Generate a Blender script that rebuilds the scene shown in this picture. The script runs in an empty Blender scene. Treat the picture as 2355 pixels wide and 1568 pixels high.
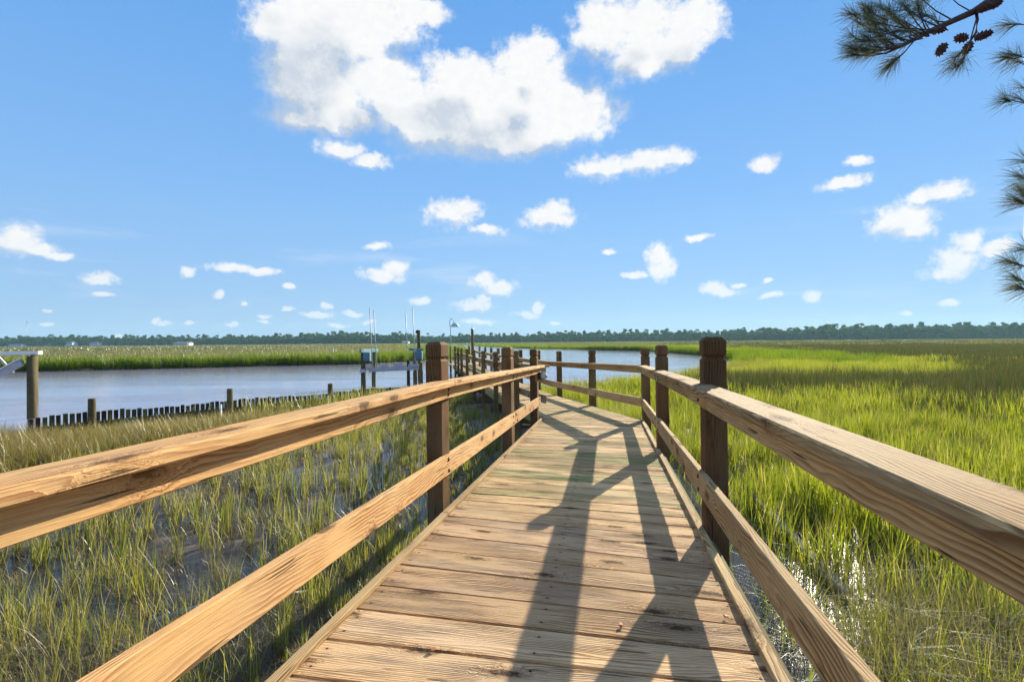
import bpy, bmesh, math, random
import numpy as np
from mathutils import Vector, Matrix

random.seed(7)
rng = np.random.default_rng(11)
R = math.radians
scene = bpy.context.scene
col = scene.collection

# ------------------------------------------------------------------ camera
EYE = 2.2
cam_d = bpy.data.cameras.new('camera')
cam_d.sensor_width = 36.0
cam_d.lens = 18.0
cam_d.clip_start = 0.05
cam_d.clip_end = 6000
cam = bpy.data.objects.new('camera', cam_d)
col.objects.link(cam)
cam.matrix_world = (Matrix.Translation((0, 0, EYE)) @ Matrix.Rotation(R(90) + 0.001, 4, 'X')
                    @ Matrix.Rotation(-0.0083, 4, 'Z'))
scene.camera = cam

# ------------------------------------------------------------------ light
SUN_AZ, SUN_EL = R(31.5), R(20.5)          # azimuth to the right of +Y
SKY_STRENGTH, SUN_STRENGTH, EXPOSURE = 0.06, 5.0, 1.12
sun_d = bpy.data.lights.new('sun', 'SUN')
sun_d.energy = SUN_STRENGTH
sun_d.angle = R(0.5)
sun_d.color = (1.0, 0.90, 0.72)
sun = bpy.data.objects.new('sun', sun_d)
col.objects.link(sun)
SUN_DIR = Vector((math.sin(SUN_AZ) * math.cos(SUN_EL), math.cos(SUN_AZ) * math.cos(SUN_EL), math.sin(SUN_EL)))
sun.rotation_euler = SUN_DIR.to_track_quat('Z', 'Y').to_euler()
sun.location = SUN_DIR * 50

vs = scene.view_settings
vs.view_transform = 'Standard'
vs.look = 'None'
vs.exposure = EXPOSURE
vs.gamma = 1.0
vs.use_curve_mapping = False
scene.cycles.use_denoising = True
scene.cycles.max_bounces = 5
scene.cycles.diffuse_bounces = 2
scene.cycles.glossy_bounces = 2
scene.cycles.transmission_bounces = 4
scene.cycles.volume_bounces = 0
scene.cycles.transparent_max_bounces = 4
scene.cycles.caustics_reflective = False
scene.cycles.caustics_refractive = False
scene.cycles.sample_clamp_indirect = 6.0
scene.cycles.sample_clamp_direct = 5.0
scene.cycles.use_adaptive_sampling = True
scene.cycles.adaptive_threshold = 0.03


# ------------------------------------------------------------------ node helper
class NT:
    def __init__(self, tree):
        self.t = tree
        self.n = tree.nodes
        self.l = tree.links

    def node(self, typ, **kw):
        nd = self.n.new(typ)
        for k, v in kw.items():
            setattr(nd, k, v)
        return nd

    def put(self, sock, v):
        if isinstance(v, bpy.types.NodeSocket):
            self.l.new(v, sock)
        elif v is not None:
            if hasattr(sock, 'default_value') and not isinstance(sock.default_value, (float, int)):
                v = tuple(v)
                if len(sock.default_value) == 4 and len(v) == 3:
                    v = v + (1,)
            sock.default_value = v

    def math(self, op, a, b=None, c=None, clamp=False):
        nd = self.node('ShaderNodeMath', operation=op, use_clamp=clamp)
        for i, v in enumerate((a, b, c)):
            self.put(nd.inputs[i], v)
        return nd.outputs[0]

    def vmath(self, op, a, b=None, c=None):
        nd = self.node('ShaderNodeVectorMath', operation=op)
        for i, v in enumerate((a, b, c)):
            if v is not None:
                self.put(nd.inputs[i], v)
        return nd.outputs['Value'] if op in ('LENGTH', 'DISTANCE', 'DOT_PRODUCT') else nd.outputs[0]

    def mix(self, fac, a, b, mode='MIX'):
        nd = self.node('ShaderNodeMix', data_type='RGBA', blend_type=mode)
        nd.clamp_factor = True
        self.put(nd.inputs[0], fac)
        self.put(nd.inputs[6], a)
        self.put(nd.inputs[7], b)
        return nd.outputs[2]

    def ramp(self, v, a, b, lo=0.0, hi=1.0, smooth=True):
        nd = self.node('ShaderNodeMapRange', interpolation_type='SMOOTHSTEP' if smooth else 'LINEAR')
        nd.clamp = True
        for i, x in enumerate((v, a, b, lo, hi)):
            self.put(nd.inputs[i], x)
        return nd.outputs[0]

    def noise(self, vec, scale=1.0, detail=2.0, rough=0.5, dist=0.0, dim='3D'):
        nd = self.node('ShaderNodeTexNoise', noise_dimensions=dim)
        if vec is not None:
            self.put(nd.inputs['Vector'], vec)
        nd.inputs['Scale'].default_value = scale
        nd.inputs['Detail'].default_value = detail
        nd.inputs['Roughness'].default_value = rough
        nd.inputs['Distortion'].default_value = dist
        return nd.outputs[0]

    def sep(self, v):
        nd = self.node('ShaderNodeSeparateXYZ')
        self.put(nd.inputs[0], v)
        return nd.outputs

    def comb(self, x=0.0, y=0.0, z=0.0):
        nd = self.node('ShaderNodeCombineXYZ')
        for i, v in enumerate((x, y, z)):
            self.put(nd.inputs[i], v)
        return nd.outputs[0]

    def attr(self, name, typ='GEOMETRY'):
        nd = self.node('ShaderNodeAttribute', attribute_type=typ, attribute_name=name)
        return nd.outputs

    def bump(self, h, strength=0.3, dist=0.01):
        nd = self.node('ShaderNodeBump')
        nd.inputs['Strength'].default_value = strength
        nd.inputs['Distance'].default_value = dist
        self.put(nd.inputs['Height'], h)
        return nd.outputs[0]


def new_mat(name):
    m = bpy.data.materials.new(name)
    m.use_nodes = True
    t = NT(m.node_tree)
    bsdf = m.node_tree.nodes['Principled BSDF']
    return m, t, bsdf


# ------------------------------------------------------------------ sky with clouds (world, by direction)
world = bpy.data.worlds.new('World')
scene.world = world
world.use_nodes = True
world.cycles.sampling_method = 'MANUAL'
world.cycles.sample_map_resolution = 512
W = NT(world.node_tree)
for nd in list(W.n):
    W.n.remove(nd)
sky = W.node('ShaderNodeTexSky', sky_type='NISHITA')
sky.sun_disc = False
sky.sun_elevation = SUN_EL
sky.sun_rotation = SUN_AZ
sky.altitude = 0
sky.air_density = 1.0
sky.dust_density = 0.0
sky.ozone_density = 1.6
tc = W.node('ShaderNodeTexCoord')
x, y, z = W.sep(tc.outputs['Generated'])
az = W.math('ARCTAN2', x, y)
az = W.math('WRAP', az, R(45), R(-45))                 # the same fair-weather sky all round
hor = W.math('SQRT', W.math('ADD', W.math('MULTIPLY', x, x), W.math('MULTIPLY', y, y)))
te = W.math('DIVIDE', z, W.math('MAXIMUM', hor, 0.05))
cp = W.comb(az, te, 0.0)


def blob(px, py, rx, ry):
    """cloud lobe: (azimuth, tangent of elevation, radii) from its bearing"""
    f = 1178.0
    xx = (px - 1177) / f
    yy = (785.4 - (px - 1177) * 0.0083 - py) / f
    a = math.atan(xx)
    c = math.cos(a)
    return a, yy * c, rx / f * c * c, ry / f * c


BIG = [(800, 40, 175, 120), (700, 75, 110, 95), (690, 175, 75, 95), (750, 215, 105, 80), (725, 280, 90, 28), (820, 270, 50, 36), (880, 190, 100, 75),
       (960, 25, 70, 40),
       (1060, 265, 155, 85), (1220, 190, 100, 95), (1300, 265, 115, 66), (1150, 318, 165, 45), (985, 300, 75, 55), (1065, 175, 85, 55),
       (1245, 120, 42, 36),
       (1400, 60, 85, 75), (1490, 130, 85, 52), (1600, 50, 75, 68), (1570, 110, 55, 45), (1490, 55, 62, 60), (1140, 245, 125, 85), (745, 140, 95, 80), (930, 235, 90, 62)]
SMALL = [(790, 345, 55, 22), (850, 370, 48, 17), (1390, 385, 72, 28), (1490, 370, 85, 30), (1560, 360, 40, 22),
         (1045, 492, 62, 34), (1075, 478, 35, 24), (1120, 530, 42, 12), (1265, 500, 62, 26), (1275, 480, 32, 20),
         (45, 550, 66, 36), (85, 568, 50, 22), (130, 588, 38, 11), (240, 640, 46, 15), (535, 618, 50, 13), (605, 625, 44, 9),
         (880, 636, 46, 19), (910, 622, 28, 20), (1115, 645, 30, 20), (1145, 664, 36, 20), (1090, 706, 44, 13), (1110, 692, 18, 12),
         (1512, 588, 26, 28), (1528, 618, 27, 26), (1465, 632, 32, 9), (1640, 664, 30, 17), (1665, 670, 32, 11),
         (2080, 505, 80, 40), (2110, 525, 52, 26), (2165, 440, 62, 24), (2120, 455, 45, 20), (2200, 600, 60, 34), (2230, 560, 36, 30), (2180, 625, 62, 16),
         (2300, 570, 44, 20), (1945, 422, 56, 16), (1765, 372, 32, 20), (1975, 372, 32, 12),
         (1872, 686, 22, 14), (1772, 683, 24, 8), (735, 724, 38, 8), (752, 706, 15, 8), (350, 737, 14, 9), (370, 742, 18, 6),
         (968, 693, 28, 9), (1215, 722, 32, 10), (1240, 706, 14, 14), (1610, 544, 28, 10), (430, 627, 22, 11), (665, 660, 13, 9), (503, 679, 13, 7),
         (528, 746, 15, 6), (612, 727, 18, 6), (610, 740, 16, 4), (665, 712, 16, 5), (815, 720, 22, 7), (870, 565, 30, 9), (110, 748, 18, 5),
         (243, 679, 26, 7), (2180, 699, 28, 8), (1700, 653, 18, 7), (2080, 717, 15, 6), (778, 748, 22, 5), (850, 738, 16, 5), (1278, 743, 12, 5),
         (100, 712, 14, 5), (560, 700, 10, 4), (1400, 578, 18, 7), (1100, 742, 40, 6), (1765, 648, 14, 6), (435, 743, 12, 4), (270, 773, 16, 4)]

warp_n = W.node('ShaderNodeTexNoise', noise_dimensions='2D')
W.put(warp_n.inputs['Vector'], cp)
warp_n.inputs['Scale'].default_value = 14.0
warp_n.inputs['Detail'].default_value = 5.0
warp_n.inputs['Roughness'].default_value = 0.6
warp = W.vmath('SCALE', W.vmath('SUBTRACT', warp_n.outputs['Color'], (0.5, 0.5, 0.5)))
warp.node.inputs['Scale'].default_value = 0.05


def field(p, blobs, k):
    d = None
    for (bx, by, bw, bh) in blobs:
        a, e, ra, re = blob(bx, by, bw, bh)
        q = W.vmath('MULTIPLY_ADD', p, (1 / ra, 1 / re, 0), (-a / ra, -e / re, 0))
        ln = W.vmath('LENGTH', q)
        d = ln if d is None else W.math('SMOOTH_MIN', d, ln, k)
    return d


pw = W.vmath('ADD', cp, warp)
warp_s = W.vmath('SCALE', warp)
warp_s.node.inputs['Scale'].default_value = 0.58
pw_s = W.vmath('ADD', cp, warp_s)
det = W.noise(cp, 26.0, 10.0, 0.66, dim='2D')
det_s = W.noise(cp, 50.0, 8.0, 0.66, dim='2D')
low = W.noise(W.vmath('MULTIPLY', cp, (1.0, 1.3, 0)), 6.0, 3.0, 0.5, dim='2D')

# clear summer blue deepening with height, the same all round
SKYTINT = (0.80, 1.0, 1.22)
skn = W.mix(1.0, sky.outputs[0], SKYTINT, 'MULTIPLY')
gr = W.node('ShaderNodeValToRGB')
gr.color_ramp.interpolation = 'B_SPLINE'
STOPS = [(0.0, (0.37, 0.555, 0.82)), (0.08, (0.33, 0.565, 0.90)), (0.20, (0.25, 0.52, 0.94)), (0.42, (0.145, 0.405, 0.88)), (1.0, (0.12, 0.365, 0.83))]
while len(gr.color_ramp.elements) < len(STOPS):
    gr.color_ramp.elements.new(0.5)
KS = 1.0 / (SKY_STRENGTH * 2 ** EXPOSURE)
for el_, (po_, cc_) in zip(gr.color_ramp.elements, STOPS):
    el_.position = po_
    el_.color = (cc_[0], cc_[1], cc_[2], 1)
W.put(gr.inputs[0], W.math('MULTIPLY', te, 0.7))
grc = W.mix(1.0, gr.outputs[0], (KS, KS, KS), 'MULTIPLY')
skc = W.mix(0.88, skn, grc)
CW = 0.975 * KS
C_LIT, C_SHADE = (CW, CW, CW), (CW * 0.54, CW * 0.63, CW * 0.75)


def small_layer(blobs):
    d = field(pw_s, blobs, 0.15)
    n = W.math('ADD', W.math('SUBTRACT', 1.16, d), W.math('MULTIPLY', W.math('SUBTRACT', det_s, 0.5), 1.5))
    bigs = [b for b in blobs if b[2] > 34]
    d0 = field(pw_s, bigs, 0.15)
    d2 = field(W.vmath('ADD', pw_s, (0.006, 0.016, 0)), bigs, 0.15)
    lw = W.math('MULTIPLY', W.ramp(W.math('SUBTRACT', d0, d2), 0.0, 0.75), W.ramp(d0, 1.3, 0.9))
    a = W.math('MULTIPLY', W.ramp(n, -0.20, W.math('ADD', 0.72, W.math('MULTIPLY', lw, 0.5))), 0.97)
    sh = W.math('ADD', W.math('MULTIPLY', lw, 0.55), W.math('MULTIPLY', W.ramp(det_s, 0.62, 0.35), 0.10), clamp=True)
    return a, sh


TE_B = 0.292
hi = [b for b in SMALL if blob(*b)[1] > 0.24]
lo = [b for b in SMALL if blob(*b)[1] < 0.35]
# upper layer: the big cumulus
dB = field(pw, BIG, 0.35)
dB2 = field(W.vmath('ADD', pw, (0.030, 0.080, 0)), BIG, 0.35)
lowb = W.math('MULTIPLY', W.ramp(W.math('SUBTRACT', dB, dB2), 0.0, 0.55), W.ramp(dB, 0.35, 0.80))            # lower, shaded side of a lobe
nB = W.math('ADD', W.math('SUBTRACT', 1.16, dB), W.math('MULTIPLY', W.math('SUBTRACT', det, 0.5), 1.25))
aB = W.ramp(nB, W.math('ADD', -0.14, W.math('MULTIPLY', lowb, -0.2)), W.math('ADD', 0.48, W.math('MULTIPLY', lowb, 0.35)))
thick = W.ramp(W.math('ADD', W.math('SUBTRACT', 1.0, dB2), W.math('MULTIPLY', W.math('SUBTRACT', low, 0.5), 2.2)), 0.05, 0.85)
puff = W.ramp(det, 0.38, 0.66)
shB = W.math('MULTIPLY', W.math('ADD', W.math('MULTIPLY', thick, 0.80), W.math('MULTIPLY', lowb, 0.80)), W.math('SUBTRACT', 1.0, W.math('MULTIPLY', puff, 0.40)), clamp=True)
shB = W.math('MAXIMUM', shB, W.math('MULTIPLY', W.ramp(det_s, 0.60, 0.36), 0.10))
aH, shH = small_layer(hi)
up_col = W.mix(aB, W.mix(aH, skc, W.mix(shH, C_LIT, C_SHADE)), W.mix(shB, C_LIT, C_SHADE))
# lower layer: small fair-weather clouds and thin cirrus
aL, shL = small_layer(lo)
cir = W.noise(W.vmath('MULTIPLY', cp, (3.0, 22.0, 0)), 1.0, 5.0, 0.6, 0.4, dim='2D')
cir = W.math('MULTIPLY', W.ramp(cir, 0.5, 0.8), W.math('MULTIPLY', W.ramp(te, 0.03, 0.12), W.ramp(te, 0.26, 0.15)))
lo_col = W.mix(W.math('MULTIPLY', aL, W.ramp(te, 0.0, 0.17, 0.55, 1.0)), W.mix(W.math('MULTIPLY', cir, 0.25), skc, C_LIT), W.mix(shL, C_LIT, C_SHADE))


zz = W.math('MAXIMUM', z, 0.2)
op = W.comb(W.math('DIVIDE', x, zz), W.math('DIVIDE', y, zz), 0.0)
on = W.noise(op, 2.3, 7.0, 0.6, 0.2, dim='2D')  # overhead clouds above the view, added to lift the fill in the shadows
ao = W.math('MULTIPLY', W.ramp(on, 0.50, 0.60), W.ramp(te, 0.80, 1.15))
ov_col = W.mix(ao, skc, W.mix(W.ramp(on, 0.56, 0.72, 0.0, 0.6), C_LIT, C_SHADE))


def backg(c):
    bg = W.node('ShaderNodeBackground')
    bg.inputs['Strength'].default_value = SKY_STRENGTH
    W.l.new(c, bg.inputs['Color'])
    return bg.outputs[0]


def mixs(f, a, b):
    nd = W.node('ShaderNodeMixShader')
    W.l.new(f, nd.inputs[0])
    W.l.new(a, nd.inputs[1])
    W.l.new(b, nd.inputs[2])
    return nd.outputs[0]


wo = W.node('ShaderNodeOutputWorld')
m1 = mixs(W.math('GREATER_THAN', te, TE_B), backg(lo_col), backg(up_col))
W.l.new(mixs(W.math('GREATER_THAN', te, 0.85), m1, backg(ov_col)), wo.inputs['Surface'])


# ------------------------------------------------------------------ object helpers
def tag(o, label=None, cat=None, group=None, kind=None):
    if label:
        o['label'] = label
    if cat:
        o['category'] = cat
    if group:
        o['group'] = group
    if kind:
        o['kind'] = kind
    return o


def thing(name, loc, label, cat, group=None):
    o = bpy.data.objects.new(name, None)
    o.empty_display_size = 0.2
    o.location = loc
    col.objects.link(o)
    return tag(o, label, cat, group)


def link(name, mesh, mat=None, parent=None, M=None):
    o = bpy.data.objects.new(name, mesh)
    col.objects.link(o)
    if mat is not None and len(mesh.materials) == 0:
        mesh.materials.append(mat)
    if parent is not None:
        o.parent = parent
        base = Matrix.Translation(parent.location) if parent.parent is None else parent['_w'] if False else None
        if parent.parent is None:
            o.matrix_parent_inverse = (Matrix.Translation(parent.location) @ parent.rotation_euler.to_matrix().to_4x4()).inverted() \
                if parent.type == 'EMPTY' else parent.matrix_basis.inverted()
        else:
            o.matrix_parent_inverse = (parent.parent.matrix_basis @ parent.matrix_parent_inverse @ parent.matrix_basis).inverted()
    if M is not None:
        o.matrix_basis = M
    return o


def bm_mesh(bm, name='mesh', smooth=False):
    me = bpy.data.meshes.new(name)
    bm.normal_update()
    bm.to_mesh(me)
    bm.free()
    if smooth:
        me.polygons.foreach_set('use_smooth', [True] * len(me.polygons))
    return me


def py_mesh(verts, faces, name='mesh', smooth=False):
    me = bpy.data.meshes.new(name)
    me.from_pydata(verts, [], faces)
    me.update()
    if smooth:
        me.polygons.foreach_set('use_smooth', [True] * len(me.polygons))
    return me


def frame(A, B, up=(0, 0, 1)):
    """matrix with local X from A to B, local Z near up, origin in the middle"""
    A, B = Vector(A), Vector(B)
    X = (B - A).normalized()
    U = Vector(up)
    Y = U.cross(X)
    if Y.length < 1e-6:
        Y = Vector((0, 1, 0))
    Y.normalize()
    Z = X.cross(Y)
    M = Matrix((X, Y, Z)).transposed().to_4x4()
    M.translation = (A + B) / 2
    return M, (B - A).length


def box_bm(L, w, h, bev=0.003, seg=1):
    bm = bmesh.new()
    bmesh.ops.create_cube(bm, size=1.0)
    bmesh.ops.scale(bm, vec=(L, w, h), verts=bm.verts)
    if bev > 0:
        bmesh.ops.bevel(bm, geom=bm.edges[:], offset=bev, segments=seg, affect='EDGES', profile=0.5)
    return bm


def beam(name, A, B, w, h, mat, parent=None, up=(0, 0, 1), bev=0.003, **props):
    M, L = frame(A, B, up)
    o = link(name, bm_mesh(box_bm(L, w, h, bev), name), mat, parent, M)
    for k, v in props.items():
        o[k] = v
    return o


def tube_bm(pts, rads, seg=10, cap=True, bm=None):
    bm = bm or bmesh.new()
    pts = [Vector(p) for p in pts]
    rings = []
    for i, p in enumerate(pts):
        d = (pts[min(i + 1, len(pts) - 1)] - pts[max(i - 1, 0)]).normalized()
        a = d.cross(Vector((0, 0, 1)) if abs(d.z) < 0.95 else Vector((1, 0, 0))).normalized()
        b = d.cross(a)
        r = rads[i] if isinstance(rads, (list, tuple)) else rads
        rings.append([bm.verts.new(p + (a * math.cos(t) + b * math.sin(t)) * r) for t in
                      [2 * math.pi * k / seg for k in range(seg)]])
    for r0, r1 in zip(rings, rings[1:]):
        for k in range(seg):
            bm.faces.new((r0[k], r0[(k + 1) % seg], r1[(k + 1) % seg], r1[k]))
    if cap:
        bm.faces.new(rings[0][::-1])
        bm.faces.new(rings[-1])
    bmesh.ops.recalc_face_normals(bm, faces=bm.faces[:])
    return bm


def tube(name, pts, rads, mat, parent=None, seg=10):
    me = bm_mesh(tube_bm(pts, rads, seg), name)
    for p in me.polygons:
        p.use_smooth = len(p.vertices) == 4
    return link(name, me, mat, parent)


# ------------------------------------------------------------------ materials
def wood_mat(name, light, dark, grey=(0.30, 0.27, 0.24), grey_amt=0.35, rings=26.0, knot=1.0, rough=0.85, nails=False, contrast=1.0,
             algae_col=(0.225, 0.245, 0.085), bumpy=0.5):
    """sawn pine, grain along the object's X axis"""
    m, t, b = new_mat(name)
    tco = t.node('ShaderNodeTexCoord')
    info = t.node('ShaderNodeObjectInfo')
    rnd = info.outputs['Random']
    off = t.comb(t.math('MULTIPLY', rnd, 37.0), t.math('MULTIPLY', rnd, 91.0), t.math('MULTIPLY', rnd, 53.0))
    p = t.vmath('ADD', tco.outputs['Object'], off)
    px, py, pz = t.sep(p)
    pyz = t.math('ADD', py, t.math('MULTIPLY', pz, 0.63))
    p2 = t.comb(px, pyz, 0.0)
    # knots: bumps in the growth-ring field
    vor = t.node('ShaderNodeTexVoronoi', voronoi_dimensions='2D', feature='F1')
    wob = t.node('ShaderNodeTexNoise', noise_dimensions='2D')
    t.put(wob.inputs['Vector'], t.vmath('MULTIPLY', p2, (7.0, 14.0, 0)))
    wob.inputs['Detail'].default_value = 3.0
    wobv = t.vmath('MULTIPLY', t.vmath('SUBTRACT', wob.outputs['Color'], (0.5, 0.5, 0.5)), (0.30, 0.22, 0))
    t.put(vor.inputs['Vector'], t.vmath('ADD', wobv, t.vmath('MULTIPLY', p2, (2.6, 8.5, 0))))
    vor.inputs['Scale'].default_value = 1.0
    vor.inputs['Randomness'].default_value = 0.95
    vsel = t.sep(vor.outputs['Color'])[0]
    kd = vor.outputs['Distance']
    kon = t.math('MULTIPLY', t.math('GREATER_THAN', vsel, 0.62), knot)
    kfar = t.math('MULTIPLY', t.math('EXPONENT', t.math('MULTIPLY', t.math('MULTIPLY', kd, kd), -20.0)), kon)
    knear = t.math('MULTIPLY', t.ramp(kd, t.math('ADD', 0.10, t.math('MULTIPLY', vsel, 0.14)), 0.06), kon)
    w1 = t.noise(t.vmath('MULTIPLY', p2, (0.55, 3.4, 0)), 1.0, 4.0, 0.5, dim='2D')
    w2 = t.noise(t.vmath('MULTIPLY', p2, (4.0, 24.0, 0)), 1.0, 3.0, 0.6, dim='2D')
    g = t.math('ADD', t.math('MULTIPLY', pyz, rings),
               t.math('ADD', t.math('MULTIPLY', w1, rings * 0.17), t.math('ADD', t.math('MULTIPLY', kfar, rings * 0.085), t.math('MULTIPLY', w2, 0.7))))
    saw = t.math('FRACT', g)
    ring = t.math('MULTIPLY', t.ramp(saw, 0.15, 0.86), t.ramp(saw, 1.0, 0.9))     # dense late wood, sharp edge
    rv = t.noise(t.vmath('MULTIPLY', p2, (1.6, 9.0, 0)), 1.0, 3.0, 0.6, dim='2D')
    ring = t.math('MULTIPLY', ring, t.ramp(rv, 0.30, 0.68, 0.15, 1.15))
    fib = t.noise(t.vmath('MULTIPLY', p2, (6.0, 320.0, 0)), 1.0, 3.0, 0.65, dim='2D')
    blot = t.noise(t.vmath('MULTIPLY', p, (1.4, 6.0, 6.0)), 1.0, 4.0, 0.6)
    c = t.mix(t.math('MULTIPLY', ring, 0.85 * contrast), light, dark)
    c = t.mix(t.ramp(fib, 0.40, 0.75, 0.0, 0.35), c, tuple(v * 0.45 for v in dark))
    c = t.mix(t.ramp(blot, 0.38, 0.75, 0.0, grey_amt), c, grey)
    tone = t.math('ADD', 0.68, t.math('MULTIPLY', rnd, 0.48))
    c = t.mix(1.0, c, t.comb(tone, t.math('MULTIPLY', tone, t.math('ADD', 0.97, t.math('MULTIPLY', rnd, 0.04))), tone), 'MULTIPLY')
    c = t.mix(t.math('MULTIPLY', kfar, 0.32), c, (dark[0] * 0.75, dark[1] * 0.55, dark[2] * 0.4))
    c = t.mix(t.math('MULTIPLY', knear, 0.85), c, (0.045, 0.022, 0.012))
    # drying checks along the grain
    chk = t.noise(t.vmath('MULTIPLY', p2, (2.2, 70.0, 0)), 1.0, 2.0, 0.5, dim='2D')
    chk = t.ramp(chk, 0.705, 0.75)
    c = t.mix(t.math('MULTIPLY', chk, 0.8), c, (0.03, 0.02, 0.015))
    # algae
    alg = t.attr('algae', 'OBJECT')[2]
    an = t.noise(t.vmath('MULTIPLY', p, (1.1, 5.0, 5.0)), 1.0, 4.0, 0.65)
    af = t.math('MULTIPLY', alg, t.ramp(an, 0.32, 0.66))
    c = t.mix(af, c, t.mix(ring, algae_col, tuple(v * 0.55 for v in algae_col)))
    h = t.math('SUBTRACT', t.math('MULTIPLY', ring, 0.55), t.math('ADD', t.math('MULTIPLY', fib, 0.5), t.math('MULTIPLY', chk, 1.6)))
    if nails:
        ox, oy, oz = t.sep(tco.outputs['Object'])
        hl = t.attr('half', 'OBJECT')[2]
        ax = t.math('ABSOLUTE', ox)
        dx = t.math('MINIMUM', ax, t.math('ABSOLUTE', t.math('SUBTRACT', ax, t.math('SUBTRACT', hl, 0.075))))
        dy = t.math('ABSOLUTE', t.math('SUBTRACT', t.math('ABSOLUTE', oy), 0.052))
        nd_ = t.math('SQRT', t.math('ADD', t.math('MULTIPLY', dx, dx), t.math('MULTIPLY', dy, dy)))
        nf = t.ramp(nd_, 0.0065, 0.004)
        c = t.mix(nf, c, (0.03, 0.024, 0.02))
        stain = t.math('MULTIPLY', t.ramp(t.math('ADD', dx, t.math('MULTIPLY', dy, 2.5)), 0.035, 0.008), 0.35)
        c = t.mix(stain, c, (0.07, 0.05, 0.04))
    t.put(b.inputs['Base Color'], c)
    b.inputs['Roughness'].default_value = rough
    b.inputs['Specular IOR Level'].default_value = 0.12
    t.put(b.inputs['Normal'], t.bump(h, bumpy, 0.004))
    return m


M_plank = wood_mat('deck_pine', (0.80, 0.535, 0.275), (0.27, 0.125, 0.047), grey=(0.55, 0.42, 0.29), grey_amt=0.5, nails=True, rings=88, bumpy=0.9, knot=1.0)
M_rail = wood_mat('rail_pine', (0.66, 0.395, 0.165), (0.30, 0.108, 0.030), grey=(0.55, 0.37, 0.21), grey_amt=0.45, rings=80, knot=0.9, bumpy=0.5)
M_rail_grey = wood_mat('rail_pine_weathered', (0.57, 0.395, 0.185), (0.25, 0.125, 0.044), grey=(0.44, 0.33, 0.20), grey_amt=0.5, rings=95, knot=0.9, bumpy=0.8, contrast=1.12)
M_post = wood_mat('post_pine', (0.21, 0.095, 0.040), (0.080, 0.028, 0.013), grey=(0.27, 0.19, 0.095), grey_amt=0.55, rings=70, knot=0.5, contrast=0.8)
M_under = wood_mat('joist_pine', (0.20, 0.14, 0.075), (0.10, 0.06, 0.03), grey=(0.15, 0.13, 0.08), grey_amt=0.5, rings=40, knot=0.5)
M_old = wood_mat('driftwood_grey', (0.42, 0.39, 0.34), (0.22, 0.19, 0.16), grey=(0.4, 0.38, 0.35), grey_amt=0.6, rings=30, knot=0.4)
M_pile = wood_mat('piling_wood', (0.17, 0.14, 0.065), (0.075, 0.05, 0.024), grey=(0.14, 0.13, 0.08), grey_amt=0.5, rings=22, knot=0.3)
M_black_wood = wood_mat('breakwater_wood', (0.055, 0.042, 0.03), (0.025, 0.02, 0.016), grey=(0.13, 0.12, 0.06), grey_amt=0.35, rings=26, knot=0.3)


def plain_mat(name, colr, rough=0.5, metal=0.0, var=0.12, scale=6.0):
    m, t, b = new_mat(name)
    tco = t.node('ShaderNodeTexCoord')
    n = t.noise(tco.outputs['Object'], scale, 4.0, 0.6)
    c = t.mix(t.ramp(n, 0.3, 0.75), tuple(v * (1 - var) for v in colr), tuple(min(1, v * (1 + var)) for v in colr))
    n2 = t.noise(tco.outputs['Object'], scale * 4, 3.0, 0.6)
    c = t.mix(t.ramp(n2, 0.62, 0.8, 0, 0.35), c, tuple(v * 0.5 for v in colr))
    t.put(b.inputs['Base Color'], c)
    b.inputs['Roughness'].default_value = rough
    b.inputs['Metallic'].default_value = metal
    return m


M_alu = plain_mat('aluminium', (0.42, 0.43, 0.47), 0.45, 0.5)
M_white = plain_mat('white_paint', (0.78, 0.78, 0.76), 0.5, 0.0, 0.06)
M_pvc = plain_mat('white_plastic', (0.72, 0.74, 0.74), 0.4, 0.0, 0.08)
M_teal = plain_mat('blue_grey_box', (0.075, 0.19, 0.24), 0.45, 0.0, 0.12)
M_pole = plain_mat('grey_green_pipe', (0.36, 0.42, 0.42), 0.45, 0.0, 0.1)
M_lamp = plain_mat('pale_green_enamel', (0.42, 0.52, 0.49), 0.4, 0.2, 0.08)
M_black = plain_mat('black_plastic', (0.015, 0.015, 0.016), 0.4, 0.0, 0.1)
M_roof = plain_mat('grey_roof', (0.16, 0.17, 0.19), 0.8, 0.0, 0.15, 0.6)
M_glassdark = plain_mat('window_glass', (0.03, 0.04, 0.05), 0.08, 0.0, 0.1)
M_siding = plain_mat('pale_siding', (0.62, 0.63, 0.63), 0.7, 0.0, 0.06, 0.5)
M_bark = plain_mat('pine_bark', (0.10, 0.060, 0.042), 0.9, 0.0, 0.5, 9.0)
M_twig = plain_mat('pine_twig', (0.085, 0.045, 0.035), 0.85, 0.0, 0.35, 30.0)
M_cone = plain_mat('pine_cone', (0.10, 0.045, 0.035), 0.8, 0.0, 0.35, 50.0)
M_bit = plain_mat('dead_leaf', (0.40, 0.12, 0.05), 0.7, 0.0, 0.2, 60.0)


def frosted():
    m, t, b = new_mat('frosted_glass')
    b.inputs['Base Color'].default_value = (0.72, 0.74, 0.66, 1)
    b.inputs['Roughness'].default_value = 0.25
    b.inputs['Subsurface Weight'].default_value = 0.3
    b.inputs['Subsurface Radius'].default_value = (0.03, 0.03, 0.03)
    return m


M_frost = frosted()


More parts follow.
